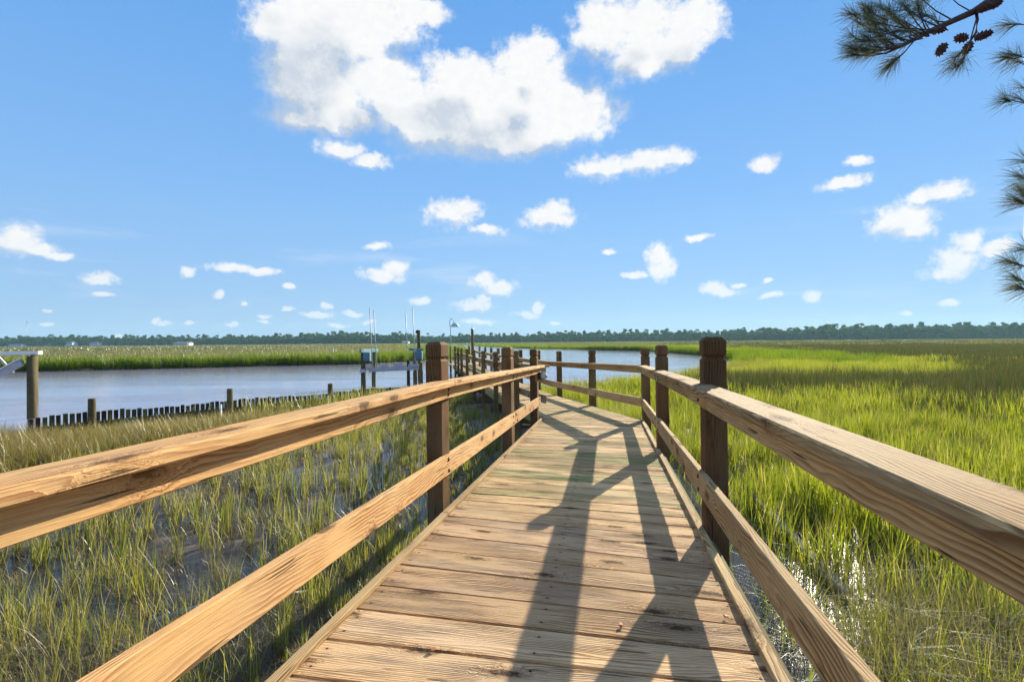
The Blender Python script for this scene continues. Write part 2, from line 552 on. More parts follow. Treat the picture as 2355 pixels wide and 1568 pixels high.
def leaf_mat(name, green, yellow, straw, base, trans=0.5, dry=0.15, patch_scale=0.12, patch_col=None, rough=0.45, spec=0.25):
    """blades: colour along the blade (h), per blade (r), per tuft and in drifts over the marsh"""
    m = bpy.data.materials.new(name)
    m.use_nodes = True
    t = NT(m.node_tree)
    for nd in list(t.n):
        t.n.remove(nd)
    h = t.attr('h')[2]
    r = t.attr('r')[2]
    info = t.node('ShaderNodeObjectInfo')
    rnd = info.outputs['Random']
    drift = t.noise(info.outputs['Location'], patch_scale, 3.0, 0.55)
    c = t.mix(t.math('ADD', t.math('MULTIPLY', rnd, 0.6), t.math('MULTIPLY', r, 0.4)), green, yellow)
    if patch_col:
        c = t.mix(t.ramp(drift, 0.42, 0.62, 0.0, 0.8), c, patch_col)
    dryf = t.math('MULTIPLY', t.math('GREATER_THAN', t.math('FRACT', t.math('ADD', t.math('MULTIPLY', r, 7.31), rnd)), 1.0 - dry), 0.85)
    c = t.mix(dryf, c, straw)
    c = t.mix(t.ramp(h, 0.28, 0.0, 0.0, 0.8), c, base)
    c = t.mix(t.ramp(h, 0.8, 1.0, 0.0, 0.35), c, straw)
    dif = t.node('ShaderNodeBsdfDiffuse')
    t.put(dif.inputs['Color'], c)
    tr = t.node('ShaderNodeBsdfTranslucent')
    t.put(tr.inputs['Color'], t.mix(1.0, c, (1.25, 1.3, 0.75), 'MULTIPLY'))
    ms = t.node('ShaderNodeMixShader')
    ms.inputs[0].default_value = trans
    t.l.new(dif.outputs[0], ms.inputs[1])
    t.l.new(tr.outputs[0], ms.inputs[2])
    gl = t.node('ShaderNodeBsdfGlossy')
    gl.inputs['Roughness'].default_value = rough
    gl.inputs['Color'].default_value = (0.8, 0.85, 0.8, 1)
    fr = t.node('ShaderNodeFresnel')
    fr.inputs['IOR'].default_value = 1.3
    ms2 = t.node('ShaderNodeMixShader')
    t.put(ms2.inputs[0], t.math('MULTIPLY', fr.outputs[0], spec * 0.35))
    t.l.new(ms.outputs[0], ms2.inputs[1])
    t.l.new(gl.outputs[0], ms2.inputs[2])
    out = t.node('ShaderNodeOutputMaterial')
    t.l.new(ms2.outputs[0], out.inputs['Surface'])
    return m


STRAW = (0.36, 0.27, 0.13)
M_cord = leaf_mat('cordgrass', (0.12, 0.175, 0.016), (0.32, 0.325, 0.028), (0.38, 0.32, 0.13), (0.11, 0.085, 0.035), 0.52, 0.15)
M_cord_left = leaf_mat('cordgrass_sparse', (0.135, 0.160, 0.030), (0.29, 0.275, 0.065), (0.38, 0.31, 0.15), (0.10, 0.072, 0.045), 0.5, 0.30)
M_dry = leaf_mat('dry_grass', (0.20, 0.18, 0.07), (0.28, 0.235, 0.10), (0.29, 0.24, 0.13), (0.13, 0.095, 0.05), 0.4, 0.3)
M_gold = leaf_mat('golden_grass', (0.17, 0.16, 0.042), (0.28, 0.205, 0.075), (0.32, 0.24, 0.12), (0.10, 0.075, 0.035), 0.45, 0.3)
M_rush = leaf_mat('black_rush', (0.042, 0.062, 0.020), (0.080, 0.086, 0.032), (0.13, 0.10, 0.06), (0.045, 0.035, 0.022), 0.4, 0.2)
M_bank = leaf_mat('bank_cordgrass', (0.075, 0.145, 0.012), (0.19, 0.235, 0.022), (0.24, 0.24, 0.06), (0.035, 0.038, 0.016), 0.5, 0.03)  # dark base colour paints in the shade on the lower half of the bank grass
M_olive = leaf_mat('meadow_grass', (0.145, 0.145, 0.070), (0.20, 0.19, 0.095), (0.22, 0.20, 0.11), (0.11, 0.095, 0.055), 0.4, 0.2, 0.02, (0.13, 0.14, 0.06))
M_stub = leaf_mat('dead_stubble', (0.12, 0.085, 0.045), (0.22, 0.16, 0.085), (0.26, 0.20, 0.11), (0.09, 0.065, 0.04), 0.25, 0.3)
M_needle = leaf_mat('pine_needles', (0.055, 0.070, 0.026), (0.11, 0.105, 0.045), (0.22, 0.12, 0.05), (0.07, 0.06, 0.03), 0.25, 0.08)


def tree_mat():
    m, t, b = new_mat('far_foliage')
    r = t.attr('r')[2]
    info = t.node('ShaderNodeObjectInfo')
    f = t.math('ADD', t.math('MULTIPLY', r, 0.6), t.math('MULTIPLY', info.outputs['Random'], 0.4))
    c = t.mix(f, (0.028, 0.085, 0.040), (0.11, 0.20, 0.070))
    dif = t.node('ShaderNodeBsdfDiffuse')
    t.put(dif.inputs['Color'], c)
    tr = t.node('ShaderNodeBsdfTranslucent')
    t.put(tr.inputs['Color'], c)
    ms = t.node('ShaderNodeMixShader')
    ms.inputs[0].default_value = 0.4
    t.l.new(dif.outputs[0], ms.inputs[1])
    t.l.new(tr.outputs[0], ms.inputs[2])
    t.l.new(ms.outputs[0], t.n['Material Output'].inputs['Surface'])
    t.n.remove(b)
    return m


M_tree = tree_mat()
M_trunk = plain_mat('far_trunk', (0.14, 0.10, 0.075), 0.9, 0.0, 0.3, 1.0)


def ground_mat():
    m, t, b = new_mat('marsh_mud')
    geo = t.node('ShaderNodeNewGeometry')
    P = geo.outputs['Position']
    n1 = t.noise(P, 0.9, 5.0, 0.6)
    n2 = t.noise(P, 9.0, 5.0, 0.65)
    n3 = t.noise(P, 60.0, 3.0, 0.6)
    c = t.mix(t.ramp(n1, 0.35, 0.65), (0.040, 0.031, 0.024), (0.095, 0.075, 0.055))
    c = t.mix(t.ramp(n2, 0.5, 0.72, 0, 0.7), c, (0.13, 0.11, 0.065))
    c = t.mix(t.ramp(n3, 0.55, 0.72, 0, 0.6), c, (0.032, 0.026, 0.020))
    dist = t.vmath('LENGTH', P)
    far = t.ramp(dist, 22.0, 60.0)
    n4 = t.noise(P, 0.03, 4.0, 0.6)
    c = t.mix(far, c, t.mix(n4, (0.10, 0.12, 0.045), (0.16, 0.155, 0.07)))
    t.put(b.inputs['Base Color'], c)
    wet = t.ramp(n1, 0.62, 0.42)
    t.put(b.inputs['Roughness'], t.math('ADD', t.ramp(wet, 0.0, 1.0, 0.85, 0.28), t.math('MULTIPLY', far, 0.4)))
    t.put(b.inputs['Specular IOR Level'], t.math('SUBTRACT', 0.5, t.math('MULTIPLY', far, 0.4)))
    t.put(b.inputs['Normal'], t.bump(t.math('ADD', n2, t.math('MULTIPLY', n3, 0.35)), 0.6, 0.03))
    return m


def water_mat():
    m, t, b = new_mat('creek_water')
    geo = t.node('ShaderNodeNewGeometry')
    P = geo.outputs['Position']
    dist = t.vmath('LENGTH', P)
    n1 = t.noise(t.vmath('MULTIPLY', P, (0.35, 2.0, 0)), 1.0, 4.0, 0.6, 0.3)
    n2 = t.noise(t.vmath('MULTIPLY', P, (2.6, 6.0, 0)), 1.0, 3.0, 0.6)
    n3 = t.noise(P, 34.0, 3.0, 0.6)
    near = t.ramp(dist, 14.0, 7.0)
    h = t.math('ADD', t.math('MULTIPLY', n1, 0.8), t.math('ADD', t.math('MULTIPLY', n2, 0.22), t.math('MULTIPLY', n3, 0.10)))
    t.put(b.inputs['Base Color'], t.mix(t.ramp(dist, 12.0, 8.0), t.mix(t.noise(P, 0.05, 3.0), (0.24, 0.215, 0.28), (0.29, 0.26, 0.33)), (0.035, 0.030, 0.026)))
    b.inputs['Roughness'].default_value = 0.09
    b.inputs['IOR'].default_value = 1.33
    streak = t.ramp(t.noise(t.vmath('MULTIPLY', P, (0.05, 0.30, 0)), 1.0, 4.0, 0.6, 0.5), 0.35, 0.68)
    nd = t.node('ShaderNodeBump')
    nd.inputs['Distance'].default_value = 0.05
    t.put(nd.inputs['Strength'], t.math('ADD', 0.10, t.math('MULTIPLY', streak, 0.42)))
    t.put(nd.inputs['Height'], h)
    t.put(b.inputs['Normal'], nd.outputs[0])
    return m


M_ground = ground_mat()
M_water = water_mat()


# ------------------------------------------------------------------ numpy value noise
_perm = rng.random((256, 256))


def vnoise(x, y, s, seed=0):
    x = np.asarray(x) * s + seed * 17.3
    y = np.asarray(y) * s + seed * 9.1
    xi, yi = np.floor(x).astype(int), np.floor(y).astype(int)
    fx, fy = x - xi, y - yi
    fx, fy = fx * fx * (3 - 2 * fx), fy * fy * (3 - 2 * fy)
    g = lambda a, b: _perm[a % 256, b % 256]
    return (g(xi, yi) * (1 - fx) + g(xi + 1, yi) * fx) * (1 - fy) + (g(xi, yi + 1) * (1 - fx) + g(xi + 1, yi + 1) * fx) * fy


def fbm(x, y, s, seed=0, o=4):
    v, a, tot = 0, 1.0, 0
    for k in range(o):
        v = v + a * vnoise(x, y, s * 2 ** k, seed + k * 3)
        tot += a
        a *= 0.5
    return v / tot


# ------------------------------------------------------------------ terrain
CREEK = np.array([(-400, -60), (-80, -8), (-40, 2), (-16, 8.6), (-10.9, 11.9), (-7.6, 15.2), (-4.4, 18.8), (-1.5, 20.6), (2, 21.6), (6, 23.8), (12, 31.5), (20.4, 44),
                  (23.9, 57), (27, 73), (28.5, 103), (10, 148), (0.9, 170), (-8.8, 214), (-19, 276), (-40, 390),
                  (-62, 400), (-30, 240), (-19, 160), (-9.5, 105), (-6.6, 84), (-8, 68), (-15.5, 53), (-40, 43.5), (-80, 39), (-400, 20)], float)


def sdist(x, y, poly=CREEK):
    """signed distance to the creek edge: negative in the water"""
    x, y = np.asarray(x, float), np.asarray(y, float)
    best = np.full(x.shape, 1e9)
    inside = np.zeros(x.shape, bool)
    n = len(poly)
    for i in range(n):
        x0, y0 = poly[i]
        x1, y1 = poly[(i + 1) % n]
        dx, dy = x1 - x0, y1 - y0
        tt = np.clip(((x - x0) * dx + (y - y0) * dy) / (dx * dx + dy * dy), 0, 1)
        best = np.minimum(best, np.hypot(x - x0 - tt * dx, y - y0 - tt * dy))
        c = ((y0 > y) != (y1 > y)) & (x < (x1 - x0) * (y - y0) / (y1 - y0 + 1e-12) + x0)
        inside ^= c
    return np.where(inside, -best, best)


# the walkway's edges (X as a function of Y)
def edge_l(Y):
    return 0.1853 * Y - 1.119 if Y < 8.98 else 0.145 - 0.18 * (Y - 11.2)


def edge_r(Y):
    return 0.1853 * Y + 0.577 if Y < 8.3 else 1.63 - 0.18 * (Y - 10.9)


def walk_d(x, y):
    """distance outside the walkway edge, negative under it; second value: side (+1 right)"""
    L = np.where(y < 8.98, 0.1853 * y - 1.119, 0.145 - 0.18 * (y - 11.2))
    Rr = np.where(y < 8.3, 0.1853 * y + 0.577, 1.63 - 0.18 * (y - 10.9))
    d = np.maximum(L - x, x - Rr)
    return d, np.where(x > (L + Rr) / 2, 1, -1)


def ground_z(x, y):
    sd = sdist(x, y)
    dist = np.hypot(x, y)
    wd, side = walk_d(x, y)
    n = fbm(x, y, 0.9, 1) - 0.5
    n2 = fbm(x, y, 4.0, 5, 3) - 0.5
    rise = np.clip((dist - 14) / 40, 0, 1) * 0.14
    # pools beside the walkway
    pool = np.clip(1 - np.abs(wd - 0.5) / 1.5, 0, 1) * np.where(side > 0, 0.075, 0.03) * (dist < 16)
    pool2 = np.clip(1.35 - np.hypot((x - 2.75) / 0.85, (y - 4.7) / 1.5), 0, 1) * 0.11
    mud = -0.004 + n * 0.15 + n2 * 0.11 + rise - pool - pool2
    left_high = np.clip((-x - 4.5) / 3, 0, 1) * np.clip((16 - dist) / 5, 0, 1) * 0.12
    mud = mud + left_high
    bank = np.clip((sd + 0.2) / 0.9, 0, 1)
    return mud * bank + (-0.9) * (1 - bank)


def make_ground():
    na, rads = 560, [0.0]
    r = 0.35
    while r < 1200:
        rads.append(r)
        r *= 1.035 if r < 40 else 1.05
        r = max(r, rads[-1] + 0.05)
    rads.append(1200)
    # finer in front
    a = np.linspace(-1, 1, na)
    ang = np.sign(a) * (np.abs(a) ** 1.35) * math.pi
    rr = np.array(rads[1:])
    AA, RR = np.meshgrid(ang[:-1], rr)
    X, Y = RR * np.sin(AA), RR * np.cos(AA)
    Z = ground_z(X.ravel(), Y.ravel()).reshape(X.shape)
    v = np.stack([X, Y, Z], -1).reshape(-1, 3)
    m = na - 1
    nr = len(rr)
    faces = []
    for i in range(nr - 1):
        b0, b1 = i * m, (i + 1) * m
        for j in range(m):
            k = (j + 1) % m
            faces.append((b0 + j, b1 + j, b1 + k, b0 + k))
    faces.append(tuple(range(m - 1, -1, -1)))
    me = py_mesh(v.tolist(), faces, 'marsh_ground', True)
    return me


ground = link('marsh_ground', make_ground(), M_ground)
tag(ground, 'wet brown marsh mud with pools lying under the grass', 'ground', kind='structure')
bm = bmesh.new()
bmesh.ops.create_circle(bm, cap_ends=True, radius=1190, segments=96)
water = link('creek_water', bm_mesh(bm), M_water)
tag(water, 'rippled lavender blue tidal creek winding through the marsh', 'water', kind='structure')


# ------------------------------------------------------------------ boardwalk
def H(Y):
    return 1.075 + 0.027 * Y if Y < 14 else min(1.453 + 0.008 * (Y - 14), 1.49)


def zd(Y):
    return EYE - H(Y)


walk = thing('boardwalk', (0.3, 4.0, 0.0), 'long wooden boardwalk with plank deck and post railings bending over the marsh', 'boardwalk')


def plank(l0, l1, r0, r1, alg, mat=M_plank, gap=0.018):
    """one deck board between its two long edges: l0->r0 near edge, l1->r1 far edge"""
    A = (Vector(l0) + Vector(l1)) / 2
    B = (Vector(r0) + Vector(r1)) / 2
    M, L = frame(A, B)
    Mi = M.inverted()
    g = gap * random.uniform(0.7, 1.3)
    th = 0.038
    cs = [Mi @ Vector(p) for p in (l0, r0, r1, l1)]
    e = [random.uniform(-0.006, 0.004) for _ in range(4)]
    cs[0] += Vector((e[0], g / 2, 0)); cs[1] += Vector((-e[1], g / 2, 0))
    cs[2] += Vector((-e[2], -g / 2, 0)); cs[3] += Vector((e[3], -g / 2, 0))
    dz = [random.uniform(-0.0035, 0.0025) for _ in range(4)]
    bm = bmesh.new()
    top = [bm.verts.new((c.x, c.y, d)) for c, d in zip(cs, dz)]
    bot = [bm.verts.new((c.x, c.y, -th)) for c in cs]
    bm.faces.new(top)
    bm.faces.new(bot[::-1])
    for i in range(4):
        j = (i + 1) % 4
        bm.faces.new((top[j], top[i], bot[i], bot[j]))
    bmesh.ops.recalc_face_normals(bm, faces=bm.faces[:])
    bmesh.ops.bevel(bm, geom=[ed for ed in bm.edges if ed.verts[0] in top and ed.verts[1] in top], offset=0.0045, segments=2, affect='EDGES')
    o = link('plank', bm_mesh(bm, 'plank'), mat, walk, M)
    o['algae'] = alg
    o['half'] = L / 2
    return o


def pl(Y):
    return (edge_l(Y), Y, zd(Y))


def pr(Y):
    return (edge_r(Y), Y, zd(Y))


# first stretch (square to the walk, fanning to the joint beside the first posts)
yr = 0.1
cuts = []
while yr < 2.97:
    t_ = max(0.0, min(1.0, (yr - 1.5) / 1.475))
    cuts.append((yr + 0.25 + 0.235 * t_, yr))
    yr += 0.1985
k = (2.975 - cuts[0][1]) / (cuts[-1][1] + 0.1985 - cuts[0][1])
cuts = [(a, cuts[0][1] + (b - cuts[0][1]) * k) for a, b in cuts] + [(3.46, 2.975)]
for (a, b), (a2, b2) in zip(cuts, cuts[1:]):
    plank(pl(a), pl(a2), pr(b), pr(b2), random.uniform(0.0, 0.12))
# second stretch
n2_ = 28
for i in range(n2_):
    f0, f1 = i / n2_, (i + 1) / n2_
    a, a2 = 3.46 + (8.80 - 3.46) * f0, 3.46 + (8.80 - 3.46) * f1
    b, b2 = 2.975 + (8.28 - 2.975) * f0, 2.975 + (8.28 - 2.975) * f1
    alg = 0.75 if random.random() < 0.55 else 0.25
    if i < 2:
        alg = 0.15
    if 3 <= i <= 12:
        alg = random.choice([0.95, 0.8, 0.9, 0.35])
    plank(pl(a), pl(a2), pr(b), pr(b2), alg)
# bend and third stretch
nb = 17
seq = [(8.80 + (11.25 - 8.80) * i / nb, 8.28 + (11.5 - 8.28) * i / nb) for i in range(nb + 1)]
while seq[-1][1] < 33.2:
    seq.append((seq[-1][0] + 0.19, seq[-1][1] + 0.19))
for (a, b), (a2, b2) in zip(seq, seq[1:]):
    plank(pl(a), pl(a2), pr(b), pr(b2), random.choice([0.8, 0.5, 0.7, 0.3]))
# dock platform at the end, set to the left
for i in range(17):
    X0 = -5.2 + i * 0.19
    plank((X0, 33.3, zd(34)), (X0 + 0.19, 33.3, zd(34)), (X0, 36.6, zd(34)), (X0 + 0.19, 36.6, zd(34)), 0.3)


def off_pt(fn, Y, dz, dx=0.0):
    return (fn(Y) + dx, Y, zd(Y) + dz)


def run(name, fn, ys, dx, dz, w, h, mat, sag=0.0, **kw):
    """boards end to end along an edge"""
    out = []
    for y0, y1 in zip(ys, ys[1:]):
        e = 0.003
        A, B = Vector(off_pt(fn, y0, dz, dx)), Vector(off_pt(fn, y1, dz, dx))
        if y0 < 0.2:
            if sag:                                   # the first bay dips towards its near post
                Mid = Vector(off_pt(fn, 3.6, dz, dx))
                A.z += sag * 1.25
                out.append(beam(name, A, Mid, w, h, mat, walk, **kw))
                A = Mid
        d = (B - A).normalized() * e
        out.append(beam(name, A + d, B - d, w, h, mat, walk, **kw))
    return out


ED_L1 = lambda Y: 0.1853 * Y - 1.119
ED_R1 = lambda Y: 0.1853 * Y + 0.577
ED_L3 = lambda Y: 0.145 - 0.18 * (Y - 11.2)
ED_R3 = lambda Y: 1.63 - 0.18 * (Y - 10.9)
# curb strips on the deck edge
run('curb', ED_L1, [0.1, 1.15, 3.44, 5.3, 8.55], 0.022, 0.014, 0.043, 0.028, M_rail_grey, bev=0.004, algae=0.1)
run('curb', ED_R1, [0.1, 2.98, 5.5, 8.27], -0.022, 0.014, 0.043, 0.028, M_rail_grey, bev=0.004, algae=0.1)
# rim boards and stringers below
run('rim_board', ED_L1, [0.0, 3.4, 6.1, 8.7], -0.022, -0.11, 0.04, 0.185, M_under, algae=0.5)
run('rim_board', ED_R1, [0.0, 3.0, 5.7, 8.25], 0.022, -0.115, 0.04, 0.185, M_under, algae=0.6)
run('rim_board', ED_L3, [9.05, 11.2, 14.0, 16.8, 19.5, 22.2, 25.0, 28.0, 33.0], -0.022, -0.11, 0.04, 0.19, M_rail_grey, algae=0.5)
run('rim_board', ED_R3, [8.4, 10.9, 13.9, 16.5, 19.0, 21.6, 24.3, 27.0, 33.0], 0.022, -0.11, 0.04, 0.19, M_under, algae=0.5)
for o_ in (0.55, 1.1):
    run('stringer', ED_L1, [0.0, 3.4, 8.5], o_, -0.145, 0.04, 0.185, M_under)
    run('stringer', ED_L3, [9.2, 16.0, 33.0], o_ - 0.1, -0.145, 0.04, 0.185, M_under)


def post_mesh(hw, below, above):
    """square post along X with a grooved, chamfered head"""
    prof = [(-below, hw), (above - 0.140, hw), (above - 0.124, hw * 0.80), (above - 0.117, hw * 0.80), (above - 0.102, hw),
            (above - 0.022, hw), (above, hw * 0.70)]
    bm = bmesh.new()
    rings = []
    c = 0.0035
    for xx, r in prof:
        q = [(r, -r + c), (r, r - c), (r - c, r), (-r + c, r), (-r, r - c), (-r, -r + c), (-r + c, -r), (r - c, -r)]
        rings.append([bm.verts.new((xx, a, b)) for a, b in q])
    for r0, r1 in zip(rings, rings[1:]):
        for k_ in range(8):
            bm.faces.new((r0[k_], r0[(k_ + 1) % 8], r1[(k_ + 1) % 8], r1[k_]))
    bm.faces.new(rings[0][::-1])
    bm.faces.new(rings[-1])
    bmesh.ops.recalc_face_normals(bm, faces=bm.faces[:])
    return bm_mesh(bm, 'post')


PM = post_mesh(0.061, 1.75, 1.0)


def post(X, Y, yaw, h=1.175, deckz=None, alg=0.15, sc=1.0):
    top = (zd(Y) if deckz is None else deckz) + h
    up = Vector((-0.007 + random.uniform(-0.004, 0.004), random.uniform(-0.004, 0.004), 1)).normalized()
    c, s = math.cos(R(yaw)), math.sin(R(yaw))
    rt = Vector((c, -s, 0))
    rt = (rt - up * rt.dot(up)).normalized()
    fw = up.cross(rt)
    M = Matrix((up, rt, fw)).transposed().to_4x4()
    M = M @ Matrix.Diagonal((1, sc, sc, 1))
    M.translation = Vector((X, Y, top)) - up * 1.0
    o = link('post', PM, M_post, walk, M)
    o['algae'] = alg
    return o


LP = [(-1.12, 0.55, 12), (-0.540, 3.677, 18), (-0.058, 6.28, 17), (0.364, 8.57, 15)]
RP = [(0.75, 0.62, 10), (1.205, 3.08, 9, 1.05), (1.668, 5.72, 6), (2.175, 8.38, 2)]
QP = [(0.075, 11.2), (-0.46, 14.0), (-0.955, 16.8), (-1.456, 19.5), (-1.96, 22.2), (-2.475, 25.0), (-2.95, 28.0), (-3.4, 30.6)]
SP = [(1.70, 10.9), (1.27, 13.9), (0.836, 16.5), (0.313, 19.0), (-0.2, 21.6), (-0.66, 24.3), (-1.10, 27.0), (-1.57, 30.0), (-2.1, 33.0)]
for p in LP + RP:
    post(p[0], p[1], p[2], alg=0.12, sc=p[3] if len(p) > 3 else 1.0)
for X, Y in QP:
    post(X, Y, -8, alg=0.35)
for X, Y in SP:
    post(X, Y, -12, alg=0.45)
for X, Y in ((-3.05, 36.4), (-3.9, 35), (-4.32, 36)):
    post(X, Y, 0, deckz=zd(34), h=1.2)

# railings: flat cap over an upright board, and a lower rail, on the walk side of the posts
F_L = lambda Y: 0.1853 * Y - 1.173
F_R = lambda Y: 0.1853 * Y + 0.585


def railing(face, ys, side, cap_ys=None, rail_ys=None, mat=M_rail, top=0.90, mat2=None, sag=0.0):
    s = side          # +1: walk lies on +X side of the posts
    cap_ys = cap_ys or ys
    rail_ys = rail_ys or ys
    run('handrail_cap', face, cap_ys, s * 0.035, top - 0.019, 0.140, 0.038, mat, bev=0.006, algae=0.06, sag=sag)
    run('handrail_board', face, rail_ys, s * 0.020, top - 0.038 - 0.0455, 0.038, 0.089, mat2 or mat, bev=0.003, algae=0.2, sag=sag)
    run('lower_rail', face, rail_ys, s * 0.020, 0.30, 0.038, 0.140, mat2 or mat, bev=0.003, algae=0.08)


railing(F_L, [0.05, 6.30, 8.72], +1, cap_ys=[0.05, 6.42, 8.80], sag=-0.055)
railing(F_R, [0.05, 5.62, 8.255], -1, cap_ys=[0.05, 5.95, 8.27], mat=M_rail_grey, sag=-0.032)
FQ = lambda Y: 0.145 - 0.182 * (Y - 11.2)
FS = lambda Y: 1.635 - 0.1785 * (Y - 10.9)
railing(FQ, [8.95, 11.2, 14.0, 16.8, 19.5, 22.2, 25.0, 28.0, 30.6], +1, mat=M_rail_grey)
railing(FS, [8.235, 10.9, 13.9, 16.5, 19.0, 21.6, 24.3, 27.0, 30.0, 33.0], -1, mat=M_rail_grey)
for (x0, y0), (x1, y1) in zip([(-2.1, 33.0), (-3.05, 36.4)], [(-3.05, 36.4), (-4.32, 36.2)]):
    for dz_, w_, h_ in ((0.88, 0.14, 0.038), (0.3, 0.038, 0.14)):
        beam('rail', (x0, y0, zd(34) + dz_), (x1, y1, zd(34) + dz_), w_, h_, M_rail_grey, walk)
# bolt heads through the rails into the near posts
bm = tube_bm([(0, 0, 0), (0.006, 0, 0), (0.009, 0, 0)], [0.0135, 0.0125, 0.006], 10)
BOLT = bm_mesh(bm, 'bolt')
M_bolt = plain_mat('rusty_bolt', (0.12, 0.075, 0.05), 0.6, 0.5, 0.4, 80.0)
BOLT.materials.append(M_bolt)
for face, ys_, sd_ in ((F_L, (3.66, 6.16, 6.42, 8.56), 1), (F_R, (3.09, 5.52, 5.80, 8.1), -1)):
    for y_ in ys_:
        for dz_ in (0.262, 0.338, 0.80, 0.836):
            yy = y_ + random.uniform(-0.03, 0.03)
            Mb, _ = frame((0, 0, 0), (sd_ * 0.983, -sd_ * 0.182, 0))
            Mb.translation = Vector((face(yy) + sd_ * 0.0395, yy, zd(yy) + dz_))
            link('bolt', BOLT, None, walk, Mb)
# cross beams between the posts under the deck
for (a, b) in list(zip(LP[1:], RP[1:])) + list(zip(QP, SP)):
    beam('cross_beam', (a[0], a[1] + 0.09, zd(a[1]) - 0.34), (b[0], b[1] + 0.09, zd(b[1]) - 0.34), 0.045, 0.19, M_under, walk, algae=0.6)

# ------------------------------------------------------------------ caged light on the rail
bl = thing('bulkhead_light', (0.45, 8.28, zd(8.3) + 0.76), 'small caged bulkhead light with white glass on a handrail post', 'light')
ax = Vector((0.93, -0.36, 0)).normalized()
o0 = Vector((0.43, 8.36, zd(8.36) + 0.735))
beam('backing_block', o0 + Vector((0, 0, -0.09)), o0 + Vector((0, 0, 0.06)), 0.05, 0.11, M_rail, bl)
tube('base', [o0, o0 + ax * 0.055], 0.058, M_black, bl, 16)
gp = [o0 + ax * (0.055 + 0.085 * math.sin(t) * 1.0) for t in [0, 0.3, 0.6, 0.9, 1.2, 1.45, 1.55]]
tube('glass_dome', gp, [0.050 * math.cos(t) + 0.002 for t in [0, 0.3, 0.6, 0.9, 1.2, 1.45, 1.55]], M_frost, bl, 16)
for kk in range(4):
    th_ = kk * math.pi / 4 + 0.2
    side = ax.cross(Vector((0, 0, 1))).normalized() * math.cos(th_) + Vector((0, 0, 1)) * math.sin(th_)
    pts = [o0 + ax * (0.05 + 0.096 * math.sin(t)) + side * (0.058 * math.cos(t)) for t in np.linspace(0, math.pi, 11)]
    tube('cage_wire', pts, 0.003, M_black, bl, 5)

# ------------------------------------------------------------------ broken plank breakwater along the creek
bw = thing('breakwater', (-7.5, 15.0, 0), 'low dark plank breakwater with gaps between its board tops along the creek', 'breakwater')
BA, BB = Vector((-10.9, 11.5, 0)), Vector((-3.6, 19.0, 0))
bd = (BB - BA).normalized()
bn = Vector((-bd.y, bd.x, 0))
L_ = (BB - BA).length
PITCH = 0.118
npl = int(L_ / PITCH)
for i in range(npl):
    s = (i + 0.5) * PITCH
    top = 0.59 + 0.08 * math.sin(i * 0.2) * 0.3 + random.uniform(-0.02, 0.02) - max(0, (13 - i)) * 0.003
    P0 = BA + bd * s
    w_ = random.uniform(0.078, 0.094)
    M, L = frame(P0 + Vector((0, 0, -0.6)), P0 + Vector((random.uniform(-.008, .008), random.uniform(-.008, .008), top)), up=bn)
    o = link('plank', bm_mesh(box_bm(L, w_, 0.04, 0.004), 'plank'), M_black_wood, bw, M)
    o['algae'] = random.choice([0.0, 0.1, 0.5])
for zz, dd in ((0.33, -0.06),):
    for s0, s1 in ((0, L_ * 0.34), (L_ * 0.34, L_ * 0.7), (L_ * 0.7, L_)):
        A = BA + bd * (s0 + 0.01) + bn * dd + Vector((0, 0, zz - (0.06 if s0 == 0 else 0)))
        B = BA + bd * (s1 - 0.01) + bn * dd + Vector((0, 0, zz))
        beam('wale', A, B, 0.055, 0.15, M_black_wood, bw, algae=0.35)
for i in range(npl):
    if i % 1 == 0:
        s = i * PITCH
        P0 = BA + bd * s + bn * 0.045
        M, L = frame(P0 + Vector((0, 0, -0.7)), P0 + Vector((0, 0, 0.30)), up=bn)
        link('backing_plank', bm_mesh(box_bm(L, 0.112, 0.03, 0.003), 'plank'), M_black_wood, bw, M)
for px_, top in ((264.5, 0.93), (666, 0.95), (959, 0.90)):
    u = (px_ - 1500) / 1500
    # intersect the bearing with the wall line
    s = (BA.x - u * BA.y) / (u * bd.y - bd.x)
    P0 = BA + bd * s - bn * 0.17
    tube('post', [P0 + Vector((0, 0, -0.8)), P0 + Vector((0, 0, 0.3)), P0 + Vector((0.005, 0, top - 0.02)), P0 + Vector((0.005, 0, top))],
         [0.085, 0.083, 0.078, 0.068], M_pile, bw, 14)

# white pipe stakes standing in front of the breakwater
for sx, sy, sh in ((-7.65, 13.4, 0.62), (-5.75, 15.9, 0.55)):
    o = tube('pipe_stake', [(sx, sy, -0.3), (sx + 0.02, sy, sh)], 0.022, M_pvc, None, 10)
    tag(o, 'white plastic pipe stake standing before the second breakwater post' if sx > -7 else 'white plastic pipe stake beside the first breakwater post by the golden grass', 'stake', 'white pipe stakes')


# ------------------------------------------------------------------ round pilings
def piling(name, X, Y, top, r, label, cat='piling', cone=False, mat=M_pile, lean=(0, 0), group=None):
    t_ = thing(name, (X, Y, 0), label, cat, group)
    P = lambda zz: (X + lean[0] * zz, Y + lean[1] * zz, zz)
    tube('shaft', [P(-1.2), P(0.4), P(top * 0.6), P(top)], [r * 1.06, r * 1.03, r, r * 0.97], mat, t_, 16)
    if cone:
        tube('cap', [P(top - 0.04), P(top + 0.005), P(top + 0.13)], [r * 1.16, r * 1.16, 0.01], M_alu, t_, 16)
    return t_


